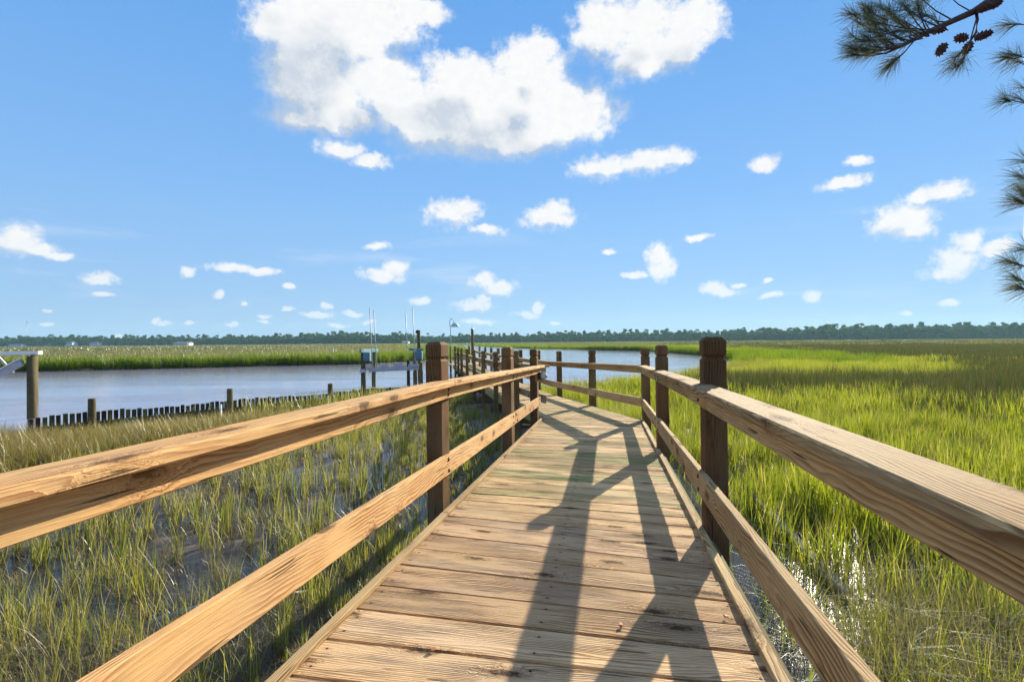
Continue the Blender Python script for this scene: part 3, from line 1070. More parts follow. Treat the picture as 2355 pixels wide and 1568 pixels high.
piling('mooring_piling', -2.72, 35.6, 3.08, 0.10, 'tall wooden piling with pointed metal cap at the dock', cone=True, lean=(-0.012, 0))
ft = piling('mooring_piling', -5.25, 29.0, 2.88, 0.098, 'tall flat topped wooden piling beside the boat lift', lean=(-0.012, 0))
tube('rope_knob', [(-5.42, 28.93, 2.72), (-5.37, 28.95, 2.84), (-5.30, 28.97, 2.86)], [0.05, 0.06, 0.05], M_black_wood, ft, 10)
sp = piling('stub_piling', -5.35, 26.4, 0.46, 0.055, 'short stub piling standing in the water before the boat lift')

# ------------------------------------------------------------------ gooseneck dock lamp
lampo = thing('dock_lamp', (-4.3, 35.6, zd(34)), 'tall thin gooseneck dock lamp with a trapezoid metal shade', 'lamp')
lx, ly = -4.22, 35.6
pole = [(lx, ly, zd(34)), (lx - 0.03, ly, 2.6), (lx - 0.10, ly, 3.62)]
arc = [(lx - 0.10 + 0.145 * (1 - math.cos(a)), ly, 3.62 + 0.19 * math.sin(a)) for a in np.linspace(0.0, math.pi, 10)]
tube('pole', pole + arc[1:] + [(lx + 0.19, ly, 3.46)], 0.026, M_lamp, lampo, 10)
sc_ = Vector((lx + 0.27, ly, 3.30))
bm = bmesh.new()
vt = [bm.verts.new(sc_ + Vector(p)) for p in ((-0.16, -0.13, 0.19), (0.10, -0.13, 0.19), (0.10, 0.13, 0.19), (-0.16, 0.13, 0.19))]
vb = [bm.verts.new(sc_ + Vector(p)) for p in ((-0.27, -0.22, -0.05), (0.31, -0.22, -0.05), (0.31, 0.22, -0.05), (-0.27, 0.22, -0.05))]
bm.faces.new(vt)
for i in range(4):
    bm.faces.new((vt[i], vb[i], vb[(i + 1) % 4], vt[(i + 1) % 4]))
bmesh.ops.recalc_face_normals(bm, faces=bm.faces[:])
me = bm_mesh(bm, 'shade')
sh = link('shade', me, M_lamp, lampo)
sol = sh.modifiers.new('thickness', 'SOLIDIFY')
sol.thickness = 0.008
tube('bulb', [sc_ + Vector((0, 0, 0.15)), sc_ + Vector((0, 0, 0.06)), sc_ + Vector((0, 0, 0.0)), sc_ + Vector((0, 0, -0.03))], [0.03, 0.05, 0.045, 0.01], M_frost, lampo, 12)
tube('brace', [(lx - 0.08, ly, 3.3), (lx + 0.05, ly, 3.33)], 0.02, M_lamp, lampo, 8)

# ------------------------------------------------------------------ boat lift (middle)
lift = thing('boat_lift', (-6.5, 25, 0), 'empty boat lift with blue motor boxes and four tall guide poles in the creek', 'boat lift')


def upil(X, Y, top, r=0.11, mat=M_pile, par=lift):
    return tube('piling', [(X, Y, -1.2), (X, Y, 0.5), (X, Y, top)], [r * 1.05, r, r * 0.95], mat, par, 14)


upil(-6.98, 24.0, 1.75)
upil(-6.93, 25.6, 1.72, 0.10)
upil(-5.27, 26.0, 1.30, 0.085, M_black_wood)
upil(-5.12, 27.0, 1.72, 0.11)
upil(-4.55, 25.5, 1.2, 0.1)
beam('top_beam', (-7.02, 23.7, 1.82), (-6.9, 26.2, 1.82), 0.10, 0.16, M_teal, lift)
beam('top_beam', (-5.2, 26.0, 1.84), (-4.45, 25.6, 1.82), 0.10, 0.12, M_teal, lift)
for (bx, by) in ((-6.72, 23.75), (-4.62, 25.5)):
    bo = beam('motor_box', (bx - 0.15, by, 1.55), (bx + 0.15, by, 1.55), 0.28, 0.40, M_teal, lift, bev=0.015)
    for q in (0.06, -0.05, -0.15):
        link('vent_rib', bm_mesh(box_bm(0.30, 0.30, 0.012, 0.002), 'rib'), M_teal, bo, Matrix.Translation((bx, by, 1.55 + q)))
    beam('drip_edge', (bx - 0.16, by, 1.335), (bx + 0.16, by, 1.335), 0.30, 0.03, M_black, lift)
A, B = Vector((-6.75, 24.1, 0.90)), Vector((-4.62, 25.2, 0.93))
beam('cradle_beam', A, B, 0.12, 0.16, M_alu, lift)
A2, B2 = A + Vector((-0.75, 1.5, 0)), B + Vector((-0.75, 1.5, 0))
beam('cradle_beam', A2 + (B2 - A2) * 0.05, B2, 0.12, 0.16, M_alu, lift)
for f_, w_, h_ in ((0.03, 0.26, 0.10), (0.30, 0.34, 0.16), (0.58, 0.38, 0.18), (0.90, 0.50, 0.10)):
    c_ = A.lerp(B, f_) + Vector((0, 0.02, 0.09 + h_ / 2))
    d_ = (B - A).normalized() * w_ / 2
    beam('bunk_bracket', c_ - d_, c_ + d_, 0.14, h_, M_alu, lift)
    beam('bracket_strap', c_ + Vector((0, -0.09, -0.05)), c_ + Vector((0, -0.09, -0.32)), 0.05, 0.02, M_alu, lift)
beam('end_clamp', (-7.1, 23.85, 0.88), (-6.85, 23.85, 0.90), 0.05, 0.16, M_alu, lift)
for f_, dy_, top in ((0.02, 1.5, 3.83), (0.075, 0, 3.85), (0.69, 1.5, 3.85), (0.94, 0, 3.93)):
    c_ = A.lerp(B, f_) + Vector((-0.75 * dy_ / 1.5 * 0.1, dy_, 0))
    k_ = 0.92 if dy_ else 1.0
    tube('guide_pole', [c_ + Vector((0, 0, 0.05)), (c_.x - 0.05, c_.y, 2.2), (c_.x - 0.125, c_.y, top)], 0.020, M_pole, lift, 8)

# ------------------------------------------------------------------ boat lift at the left edge
lift2 = thing('boat_lift', (-14.6, 15.5, 0), 'boat lift with white top beam and slanting aluminium cradle on a dark piling', 'boat lift')
upil(-14.55, 15.5, 1.88, 0.115, M_pile, lift2)
upil(-19.4, 15.3, 1.88, 0.115, M_pile, lift2)
upil(-18.2, 19.5, 1.88, 0.115, M_pile, lift2)
beam('top_beam', (-20.2, 15.35, 1.95), (-14.28, 15.5, 1.98), 0.16, 0.10, M_white, lift2)
beam('cradle_arm', (-17.6, 15.25, 0.10), (-14.66, 15.3, 1.70), 0.10, 0.19, M_alu, lift2)
beam('cradle_arm_lip', (-17.58, 15.17, 0.22), (-14.64, 15.22, 1.82), 0.05, 0.03, M_white, lift2)
tube('brace', [(-17.3, 15.6, 3.6), (-15.05, 15.45, 1.38)], 0.035, M_alu, lift2, 8)
beam('bracket', (-16.5, 15.15, 0.82), (-16.1, 15.15, 0.60), 0.05, 0.06, M_alu, lift2)
beam('bunk', (-18.5, 15.3, 0.72), (-16.3, 15.3, 0.76), 0.2, 0.09, M_white, lift2)

# ------------------------------------------------------------------ far shore: houses, tower, marker
def dirpt(px_, D):
    return (px_ - 1500) / 1500 * D, D


def house(px0, px1, D, h, roof_h, label, wallm=M_siding, storeys=1, win=4, columns=0, z0=0.2, hip=False, depth=9):
    x0, x1 = dirpt(px0, D)[0], dirpt(px1, D)[0]
    t_ = thing('house', ((x0 + x1) / 2, D, z0), label, 'house')
    w_ = x1 - x0
    beam('wall', (x0, D + depth / 2, z0 + h / 2), (x1, D + depth / 2, z0 + h / 2), depth, h, wallm, t_, bev=0)
    ov = 0.5
    zb = z0 + h + 0.003
    i_ = depth * 0.45 if hip else 0.0
    v = [(x0 - ov, D - ov, zb), (x1 + ov, D - ov, zb), (x1 + ov, D + depth + ov, zb), (x0 - ov, D + depth + ov, zb),
         (x0 + i_, D + depth / 2, zb + roof_h), (x1 - i_, D + depth / 2, zb + roof_h)]
    f = [(0, 1, 5, 4), (2, 3, 4, 5), (1, 2, 5), (3, 0, 4), (3, 2, 1, 0)]
    link('roof', py_mesh(v, f, 'roof'), M_roof, t_)
    for s_ in range(storeys):
        zc = z0 + h * (s_ + 0.5) / storeys
        for i in range(win):
            xc = x0 + w_ * (i + 0.5) / win
            beam('window', (xc - w_ / win * 0.3, D - 0.03, zc), (xc + w_ / win * 0.3, D - 0.03, zc), 0.08, h / storeys * 0.5, M_glassdark, t_, bev=0)
    for i in range(columns):
        xc = x0 + w_ * (i + 0.5) / columns
        beam('column', (xc, D - 1.6, z0), (xc, D - 1.6, z0 + h - 0.1), 0.45, 0.45, M_white, t_, up=(0, 1, 0), bev=0)
    if columns:
        beam('porch_roof', (x0, D - 1.2, z0 + h - 0.05), (x1, D - 1.2, z0 + h - 0.05), 2.2, 0.35, M_white, t_, bev=0)
    return t_


house(24, 62, 700, 3.0, 1.4, 'long low white house among trees at the far marsh edge', M_white, 1, 6)
house(131, 146, 705, 2.0, 1.6, 'small low boathouse at the foot of the far trees', M_siding, 1, 2, hip=True)
house(193, 211, 690, 5.0, 2.2, 'two storey grey house with hipped roof in the far trees', M_siding, 2, 3, hip=True)
house(262, 285, 690, 4.4, 1.8, 'pale two storey house right of the grey hipped one', M_siding, 2, 4, hip=True)
house(508, 553, 640, 3.6, 1.6, 'wide white house with columns along its porch by the treeline', M_white, 1, 8, columns=9)
house(1178, 1196, 620, 2.6, 1.2, 'small white cottage under the trees behind the boat lift', M_white, 1, 3)

tx, ty = dirpt(80, 900)
tow = thing('radio_tower', (tx, ty, 0), 'thin lattice radio mast rising over the far trees', 'tower')
for a in range(3):
    an = a * 2.094
    tube('mast_leg', [(tx + 0.9 * math.cos(an), ty + 0.9 * math.sin(an), 0), (tx + 0.5 * math.cos(an), ty + 0.5 * math.sin(an), 46)], 0.13, M_alu, tow, 5)
for zz in range(2, 46, 3):
    r_ = 0.9 - 0.4 * zz / 46
    pp = [(tx + r_ * math.cos(a * 2.094), ty + r_ * math.sin(a * 2.094), zz + a * 0.8) for a in range(4)]
    tube('lattice', pp, 0.07, M_alu, tow, 4)
for zz, w_ in ((44, 2.6), (39, 3.0)):
    beam('antenna_array', (tx - w_, ty, zz), (tx + w_, ty, zz), 0.8, 0.9, M_alu, tow, bev=0)
mk = thing('channel_marker', (-26.2, 75, 0.1), 'small white marker post standing in the far meadow', 'marker')
tube('pole', [(-26.2, 75, 0), (-26.2, 75, 1.55)], 0.06, M_white, mk, 8)
beam('board', (-26.33, 74.9, 1.5), (-26.07, 74.9, 1.5), 0.03, 0.35, M_white, mk)

# ------------------------------------------------------------------ drift on the marsh
o = beam('drift_plank', (3.25, 7.1, 0.12), (2.80, 4.3, 0.06), 0.095, 0.05, M_old, None, bev=0.008)
tag(o, 'grey weathered plank lying in the wet grass right of the boardwalk', 'plank')
o = tube('drift_stick', [(-2.75, 3.9, 0.10), (-2.4, 4.05, 0.15), (-2.0, 4.12, 0.16), (-1.75, 4.3, 0.12)], [0.018, 0.022, 0.018, 0.01], M_old, None, 8)
tag(o, 'bent grey driftwood stick lying in the sparse grass left of the boardwalk', 'stick')
for X, Y, a in ((-0.30, 1.86, 0.4), (0.42, 2.02, 1.1), (0.86, 2.08, 2.0)):
    bm = bmesh.new()
    q = [(-0.011, -0.003, 0.002), (-0.003, -0.008, 0.006), (0.010, -0.004, 0.003), (0.012, 0.004, 0.008), (0.0, 0.009, 0.004), (-0.009, 0.006, 0.009)]
    vv = [bm.verts.new(p) for p in q]
    f = bm.faces.new(vv)
    r_ = bmesh.ops.extrude_face_region(bm, geom=[f])
    bmesh.ops.translate(bm, verts=[e for e in r_['geom'] if isinstance(e, bmesh.types.BMVert)], vec=(0.001, 0, 0.004))
    o = link('bark_flake', bm_mesh(bm), M_bit, None, Matrix.Translation((X, Y, zd(Y) + 0.002)) @ Matrix.Rotation(a, 4, 'Z'))
    tag(o, 'tiny reddish bark flake on sunlit planks near the left curb' if X < 0 else 'tiny reddish bark flake on the planks inside the handrail shadow' if X < 0.6
        else 'tiny reddish bark flake on planks beside the right curb', 'bark flake', 'bark flakes on the deck')


# ------------------------------------------------------------------ grass
def tuft(name, n, radius, hmin, hmax, wid, lean, curve, mat, seed, seg=3, droop=0.0):
    g = np.random.default_rng(seed)
    V, F, Hh, Rr = [], [], [], []
    for i in range(n):
        a = g.uniform(0, 2 * math.pi)
        rr = radius * math.sqrt(g.uniform(0, 1))
        bx, by = rr * math.cos(a), rr * math.sin(a)
        h = g.uniform(hmin, hmax)
        w = wid * g.uniform(0.7, 1.25)
        la = g.uniform(0, 2 * math.pi)
        ln = abs(g.normal(0, lean))
        cv = abs(g.normal(0, curve))
        fa = la + math.pi / 2 + g.uniform(-0.7, 0.7)
        dx, dy = math.cos(fa) * w / 2, math.sin(fa) * w / 2
        rv = g.uniform(0, 1)
        base = len(V)
        for k_ in range(seg + 1):
            t_ = k_ / seg
            out = h * (ln * t_ + cv * t_ * t_)
            zz = h * (t_ - (cv * 0.35 + droop * cv) * t_ * t_)
            cx_, cy_ = bx + math.cos(la) * out, by + math.sin(la) * out
            ww = 1.0 - 0.25 * t_ if k_ < seg else 0.0
            if k_ < seg:
                V += [(cx_ - dx * ww, cy_ - dy * ww, zz), (cx_ + dx * ww, cy_ + dy * ww, zz)]
                Hh += [t_, t_]
                Rr += [rv, rv]
            else:
                V.append((cx_, cy_, zz))
                Hh.append(1.0)
                Rr.append(rv)
        for k_ in range(seg - 1):
            b = base + 2 * k_
            F.append((b, b + 1, b + 3, b + 2))
        b = base + 2 * (seg - 1)
        F.append((b, b + 1, b + 2))
    me = py_mesh(V, F, name, True)
    for nm, dat in (('h', Hh), ('r', Rr)):
        at = me.attributes.new(nm, 'FLOAT', 'POINT')
        at.data.foreach_set('value', np.array(dat, np.float32))
    me.materials.append(mat)
    return me


def scatter(name, pts, rot, scl, vid, meshes, label, cat):
    """one stuff object: instances of the small tuft meshes on the given points"""
    c = bpy.data.collections.new(name + '_source')
    for i, me in enumerate(meshes):
        c.objects.link(bpy.data.objects.new('%s_tuft_%02d' % (name, i), me))
    me = bpy.data.meshes.new(name)
    me.vertices.add(len(pts))
    me.vertices.foreach_set('co', np.asarray(pts, np.float32).ravel())
    for nm, typ, key, dat in (('rot', 'FLOAT_VECTOR', 'vector', rot), ('scl', 'FLOAT_VECTOR', 'vector', scl), ('vid', 'INT', 'value', vid)):
        at = me.attributes.new(nm, typ, 'POINT')
        at.data.foreach_set(key, np.asarray(dat, np.int32 if typ == 'INT' else np.float32).ravel())
    o = bpy.data.objects.new(name, me)
    col.objects.link(o)
    ng = bpy.data.node_groups.new(name + '_scatter', 'GeometryNodeTree')
    ng.interface.new_socket('Geometry', in_out='INPUT', socket_type='NodeSocketGeometry')
    ng.interface.new_socket('Geometry', in_out='OUTPUT', socket_type='NodeSocketGeometry')
    gi, go = ng.nodes.new('NodeGroupInput'), ng.nodes.new('NodeGroupOutput')
    ci = ng.nodes.new('GeometryNodeCollectionInfo')
    ci.inputs['Collection'].default_value = c
    ci.inputs['Separate Children'].default_value = True
    ci.inputs['Reset Children'].default_value = True
    ip = ng.nodes.new('GeometryNodeInstanceOnPoints')
    ip.inputs['Pick Instance'].default_value = True

    def na(nm, typ):
        nd = ng.nodes.new('GeometryNodeInputNamedAttribute')
        nd.data_type = typ
        nd.inputs['Name'].default_value = nm
        return nd.outputs['Attribute']
    lk = ng.links.new
    lk(gi.outputs[0], ip.inputs['Points'])
    lk(ci.outputs[0], ip.inputs['Instance'])
    lk(na('vid', 'INT'), ip.inputs['Instance Index'])
    e2r = ng.nodes.new('FunctionNodeEulerToRotation')
    lk(na('rot', 'FLOAT_VECTOR'), e2r.inputs[0])
    lk(e2r.outputs[0], ip.inputs['Rotation'])
    lk(na('scl', 'FLOAT_VECTOR'), ip.inputs['Scale'])
    lk(ip.outputs[0], go.inputs[0])
    md = o.modifiers.new('scatter', 'NODES')
    md.node_group = ng
    tag(o, label, cat, kind='stuff')
    return o


# tuft libraries per species and distance: lists of meshes
NV = 4
LIB = {}


def lib(key, mat, specs):
    LIB[key] = []
    for li, (n, rad, h0, h1, w, ln, cv) in enumerate(specs):
        for v in range(NV):
            LIB[key].append(tuft('%s_%d_%d' % (key, li, v), n, rad, h0, h1, w, ln, cv, mat, hash((li, v, len(LIB))) % 100000, droop=0.25 if key in ('dry', 'gold') else 0.0))


#            n   radius hmin hmax width lean curve
lib('cord', M_cord, [(9, 0.05, .40, .80, .0065, .12, .22), (13, 0.11, .45, .85, .0095, .12, .20), (34, 0.42, .5, .9, .017, .12, .18),
                     (60, 1.7, .5, .9, .055, .10, .15), (70, 6.5, .5, .9, .20, .08, .1)])
lib('sparse', M_cord_left, [(7, 0.030, .26, .62, .0060, .07, .12), (9, 0.05, .28, .65, .0085, .07, .12), (26, 0.40, .4, .75, .015, .12, .18)])
lib('dry', M_dry, [(12, 0.06, .30, .62, .0026, .30, .65), (14, 0.12, .35, .65, .0045, .3, .5), (34, 0.45, .4, .75, .012, .3, .4)])
lib('stub', M_stub, [(9, 0.07, .05, .17, .0042, .5, .3), (12, 0.10, .06, .18, .006, .5, .3)])
lib('gold', M_gold, [(14, 0.07, .45, .80, .0042, .28, .5), (16, 0.13, .5, .85, .006, .28, .45), (34, 0.45, .5, .85, .013, .25, .35)])
lib('rush', M_rush, [(12, 0.07, .6, 1.0, .005, .10, .12), (16, 0.12, .6, 1.0, .0075, .12, .12), (38, 0.45, .6, 1.05, .014, .12, .12),
                     (60, 1.7, .6, 1.0, .055, .1, .1), (70, 6.5, .6, 1.0, .20, .08, .1)])
lib('bank', M_bank, [(30, 0.4, .8, 1.25, .022, .10, .16), (46, 0.8, .8, 1.3, .034, .10, .16), (60, 2.4, .8, 1.3, .10, .10, .12)])
lib('olive', M_olive, [(40, 0.8, .4, .7, .03, .12, .2), (60, 2.0, .4, .75, .07, .12, .15), (70, 7.0, .45, .8, .22, .1, .1)])

ACC = {}


def add(key, lod, X, Y, hs, spread=1.0, flat=False):
    n = len(X)
    if n == 0:
        return
    Z = ground_z(X, Y)
    Z = np.maximum(Z, -0.06)
    rot = np.stack([rng.normal(0, 0.05, n), rng.normal(0, 0.05, n), rng.uniform(0, 6.283, n)], -1)
    s = hs * rng.uniform(0.8, 1.2, n)
    scl = np.stack([np.full(n, spread), np.full(n, spread), s], -1)
    vid = lod * NV + rng.integers(0, NV, n)
    ACC.setdefault(key, []).append((np.stack([X, Y, Z - 0.01], -1), rot, scl, vid))


def sector(r0, r1, dens, a0=-54, a1=54):
    area = 0.5 * (r1 * r1 - r0 * r0) * R(a1 - a0)
    n = int(area * dens)
    rr = np.sqrt(rng.uniform(r0 * r0, r1 * r1, n))
    aa = rng.uniform(R(a0), R(a1), n)
    return rr * np.sin(aa), rr * np.cos(aa)


def keep(m, *arrs):
    return [a[m] for a in arrs]


def rush_mask(X, Y):
    """drifts of dark rush in the right-hand meadow"""
    u = X / np.maximum(Y, 0.1)
    j = (fbm(X, Y, 0.16, 21) - 0.5)
    b1 = np.exp(-((Y - 20.5 - 2.0 * (u - 0.7) + j * 7) / 3.4) ** 2) * np.clip((u - 0.30) / 0.12, 0, 1)
    b2 = np.clip((Y - 40 - j * 22) / 8, 0, 1) * np.clip((u - 0.42 - j * 0.5) / 0.12, 0, 1) * np.clip((170 - Y) / 30, 0, 1)
    b3 = np.clip((u - 0.80 - j * 0.4) / 0.08, 0, 1) * np.clip((Y - 12 - j * 6) / 4, 0, 1) * 0.8
    return np.clip(b1 * 1.7 + b2 * 1.2 + b3, 0, 1)


# --- near field (0.8 - 6 m)
for r0, r1, lod, dens in ((0.9, 6.0, 0, 260), (6.0, 16.0, 1, 95)):
    X, Y = sector(r0, r1, dens, -75 if lod == 0 else -54, 75 if lod == 0 else 54)
    sd = sdist(X, Y)
    wd, side = walk_d(X, Y)
    u = rng.uniform(0, 1, len(X))
    dist = np.hypot(X, Y)
    gz = ground_z(X, Y)
    land = (sd > 0.25) & (wd > 0.06)
    clump = fbm(X, Y, 1.6, 31)
    clump2 = fbm(X, Y, 5.0, 41, 3)
    # left: thin stands of cordgrass, mud and pools showing between
    left = land & (side < 0)
    goldz = np.clip((5.4 - sd + (fbm(X, Y, 0.5, 51) - 0.5) * 3.0) / 1.6, 0, 1) * np.clip((-X - 4.6) / 2.5, 0, 1)
    greenb = np.clip((Y - 7.5 + X * 0.35) / 4, 0, 1)
    p_sparse = np.clip((clump2 - 0.38) * 4.2, 0.03, 1) * np.clip((clump - 0.30) * 5, 0.12, 1) * (0.50 + 0.50 * greenb) * (1 - 0.8 * goldz)
    m = left & (u < p_sparse)
    add('sparse', lod, *keep(m, X, Y), (0.76 - 0.3 * np.clip((2.6 - sd) / 2.0, 0, 1))[m])
    fore = np.clip((-X - 1.0) / 1.4, 0, 1) * np.clip((5.4 - dist) / 1.6, 0, 1)
    m = left & (u > 0.5) & (u < 0.5 + 0.34 * np.maximum(goldz * 0.3, fore * np.clip((clump - 0.33) * 5, 0.15, 1)) + 0.035)
    add('dry', lod, *keep(m, X, Y), 0.8)
    m = left & (u > 0.0) & (u < 0.75 * goldz)
    add('gold', lod, *keep(m, X, Y), (0.80 - 0.40 * np.clip((2.6 - sd) / 2.0, 0, 1) * np.clip((X + 11.0) / 1.2, 0, 1))[m])
    # dead stubble and litter on the mud
    m = land & (u > 0.45) & (u < 0.45 + (0.42 if lod == 0 else 0.30) * np.clip((fbm(X, Y, 2.4, 141) - 0.30) * 4, 0.1, 1)) & ((side < 0) | (wd < 2.2))
    add('stub', lod, *keep(m, X, Y), 1.0)
    # right: dense bright cordgrass, open water beside the walk
    right = land & (side > 0)
    pool2 = np.clip(1.45 - np.hypot((X - 2.75) / 0.85, (Y - 4.7) / 1.5), 0, 1)
    openw = np.clip((wd - 0.45 - (clump - 0.5) * 2.2) / 0.9, 0.06, 1) * (1 - 0.66 * np.clip(pool2 * 2.0, 0, 1))
    pale = np.clip((X - 1.9 - (clump - 0.5) * 1.2) / 0.6, 0, 1) * np.clip((4.3 + 0.25 * (X - 2) - Y + (clump - 0.5) * 1.5) / 0.8, 0, 1)
    rm = rush_mask(X, Y)
    m = right & (u < 0.85 * openw * (1 - 0.62 * pale) * (1 - rm) * np.clip((clump2 - 0.33) * 5, 0.12, 1) * np.clip((fbm(X, Y, 1.1, 131) - 0.27) * 5, 0.3, 1))
    add('cord', lod, *keep(m, X, Y), 0.36 + 0.68 * fbm(*keep(m, X, Y), 0.8, 61))
    m = right & (u > 0.25) & (u < 0.25 + 0.52 * pale)
    add('dry', lod, *keep(m, X, Y), 0.95)
    m = right & (u < 0.7 * rm * openw)
    add('rush', lod, *keep(m, X, Y), 0.7)
    m = right & (u > 0.970) & (wd > 0.8)
    add('dry', lod, *keep(m, X, Y), 1.15)

# --- middle field
X, Y = sector(16, 46, 9)
sd = sdist(X, Y)
wd, side = walk_d(X, Y)
u = rng.uniform(0, 1, len(X))
land = (sd > 0.3) & ((wd > 0.35) | (Y > 37))
rm = rush_mask(X, Y)
clump = fbm(X, Y, 0.5, 71)
near_side = (X > -3.5) | (Y < 20)
m = land & near_side & (side < 0) & (X > -8) & (u < 0.75)
add('sparse', 2, *keep(m, X, Y), 1.05)
m = land & (X < -8) & (Y < 25) & (u < 0.8)
add('gold', 2, *keep(m, X, Y), 1.0)
m = land & (side > 0) & (X > 0) & (u < 0.85 * (1 - rm))
add('cord', 2, *keep(m, X, Y), 0.52 + 0.62 * clump[m])
m = land & (side > 0) & (X > 0) & (u < 0.8 * rm)
add('rush', 2, *keep(m, X, Y), 0.78 + 0.2 * clump[m])
# thin flowering stems along the near creek edge
m = land & (side > 0) & (X > 0) & (sd < 2.0) & (u > 0.55)
add('dry', 2, *keep(m, X, Y), 1.25)
m = land & (X < 5) & (Y > 30) & (u < 0.9)
add('bank', 0, *keep(m & (sd < 7), X, Y), 0.85)
add('olive', 0, *keep(m & (sd >= 7), X, Y), 1.0)

# --- creek banks and far meadows
X, Y = sector(44, 165, 0.85)
sd = sdist(X, Y)
u = rng.uniform(0, 1, len(X))
uu = X / Y
rm = rush_mask(X, Y)
c1 = fbm(X, Y, 0.05, 81)
land = sd > 0.6
edge = land & (sd < 9 + 8 * (c1 - 0.5))
m = edge & (u < 0.9)
add('bank', 1, *keep(m, X, Y), 0.80)
m = land & ~edge & (uu < 0.25) & (u < 0.7)
add('olive', 1, *keep(m, X, Y), 0.9)
m = land & ~edge & (uu >= 0.25) & (u < 0.75 * rm)
add('rush', 3, *keep(m, X, Y), 0.75)
m = land & ~edge & (uu >= 0.25) & (u > 0.25 + 0.75 * rm)
add('cord', 3, *keep(m, X, Y), 0.72)
# extra thick fringe on the left bank
X, Y = sector(40, 130, 6.0, -54, 25)
sd = sdist(X, Y)
m = (sd > 0.1) & (sd < 2.6)
add('bank', 0, *keep(m, X, Y), 1.0)
X, Y = sector(165, 640, 0.022)
sd = sdist(X, Y)
u = rng.uniform(0, 1, len(X))
m = (sd > 1.5) & (sd < 22)
add('bank', 2, *keep(m, X, Y), 0.75)
uu = X / Y
m = (sd >= 22) & (uu < 0.3)
add('olive', 2, *keep(m, X, Y), 0.8)
m = (sd >= 22) & (uu >= 0.3) & (u < 0.6)
add('rush', 4, *keep(m, X, Y), 0.6)
m = (sd >= 22) & (uu >= 0.3) & (u >= 0.6)
add('olive', 2, *keep(m, X, Y), 0.8)
X, Y = sector(90, 300, 0.10, -20, 35)
sd = sdist(X, Y)
m = (sd > 0.3) & (sd < 6)
add('bank', 2, *keep(m, X, Y), 0.8)

INFO = {'cord': ('bright_cordgrass', 'bright yellow green cordgrass filling the marsh right of the boardwalk', 'grass'),
        'sparse': ('sparse_cordgrass', 'thin stands of green cordgrass in the wet mud left of the boardwalk', 'grass'),
        'dry': ('dry_grass', 'pale straw coloured arching dry grass in the near marsh', 'grass'),
        'stub': ('dead_stubble', 'short brown dead stems littering the mud beside the boardwalk', 'grass'),
        'gold': ('golden_grass', 'golden brown grass growing thickly beside the breakwater', 'grass'),
        'rush': ('dark_rush', 'dark olive rushes standing in drifts across the right meadow', 'rushes'),
        'bank': ('bank_cordgrass', 'tall green grass fringing the far creek banks', 'grass'),
        'olive': ('meadow_grass', 'pale olive marsh meadow stretching to the far trees', 'grass')}
for key, parts in ACC.items():
    nm, lb, ct = INFO[key]
    P = [np.concatenate([p[i] for p in parts]) for i in range(4)]
    scatter(nm, P[0], P[1], P[2], P[3], LIB[key], lb, ct)
    print('SCATTER', nm, len(P[0]))


# ------------------------------------------------------------------ far wood
def far_tree(seed, kind):
    g = np.random.default_rng(seed)
    V, F, Rr, mats = [], [], [], []
    hgt = 1.0
    lob = []
    if kind == 'pine':
        for i in range(9):
            t_ = g.uniform(0.48, 0.97)
            a = g.uniform(0, 6.28)
            rr = 0.20 * (1.05 - t_) ** 0.5 * g.uniform(0.3, 1.0) + 0.02
            lob.append((rr * math.cos(a), rr * math.sin(a), t_, g.uniform(0.07, 0.13), 0.6))
    else:
        for i in range(12):
            t_ = g.uniform(0.22, 0.88)
            a = g.uniform(0, 6.28)
            rr = 0.34 * math.sin(math.pi * min(1, t_ * 0.95)) * g.uniform(0.2, 1.0)
            lob.append((rr * math.cos(a), rr * math.sin(a), t_, g.uniform(0.12, 0.2), 0.75))
    nq = 46 if kind == 'pine' else 52
    for (lx_, ly_, lz_, lr, sq) in lob:
        tone = g.uniform(0, 1)
        for q in range(nq):
            d = g.normal(0, 1, 3)
            d /= np.linalg.norm(d)
            rr = lr * g.uniform(0.55, 1.05)
            c = np.array((lx_, ly_, lz_)) + d * rr * np.array((1, 1, sq))
            a = g.normal(0, 1, 3)
            a /= np.linalg.norm(a)
            b = np.cross(a, d)
            b /= np.linalg.norm(b) + 1e-6
            s = lr * g.uniform(0.20, 0.42)
            base = len(V)
            V += [tuple(c + a * s), tuple(c + b * s), tuple(c - a * s * 0.8), tuple(c - b * s)]
            F.append((base, base + 1, base + 2, base + 3))
            mats.append(0)
            Rr += [min(1, max(0, tone * 0.6 + 0.4 * g.uniform(0, 1)))] * 4
    # trunk
    tr = 0.012
    base = len(V)
    for zz, rr in ((-0.02, tr), (0.85 if kind == 'pine' else 0.5, tr * 0.4)):
        for k_ in range(5):
            V.append((rr * math.cos(k_ * 1.2566), rr * math.sin(k_ * 1.2566), zz))
            Rr.append(0)
    for k_ in range(5):
        F.append((base + k_, base + (k_ + 1) % 5, base + 5 + (k_ + 1) % 5, base + 5 + k_))
        mats.append(1)
    me = py_mesh(V, F, 'far_tree')
    at = me.attributes.new('r', 'FLOAT', 'POINT')
    at.data.foreach_set('value', np.array(Rr, np.float32))
    me.materials.append(M_tree)
    me.materials.append(M_trunk)
    me.polygons.foreach_set('material_index', mats)
    return me


TREES = [far_tree(500 + i, 'pine' if i < 5 else 'oak') for i in range(9)]


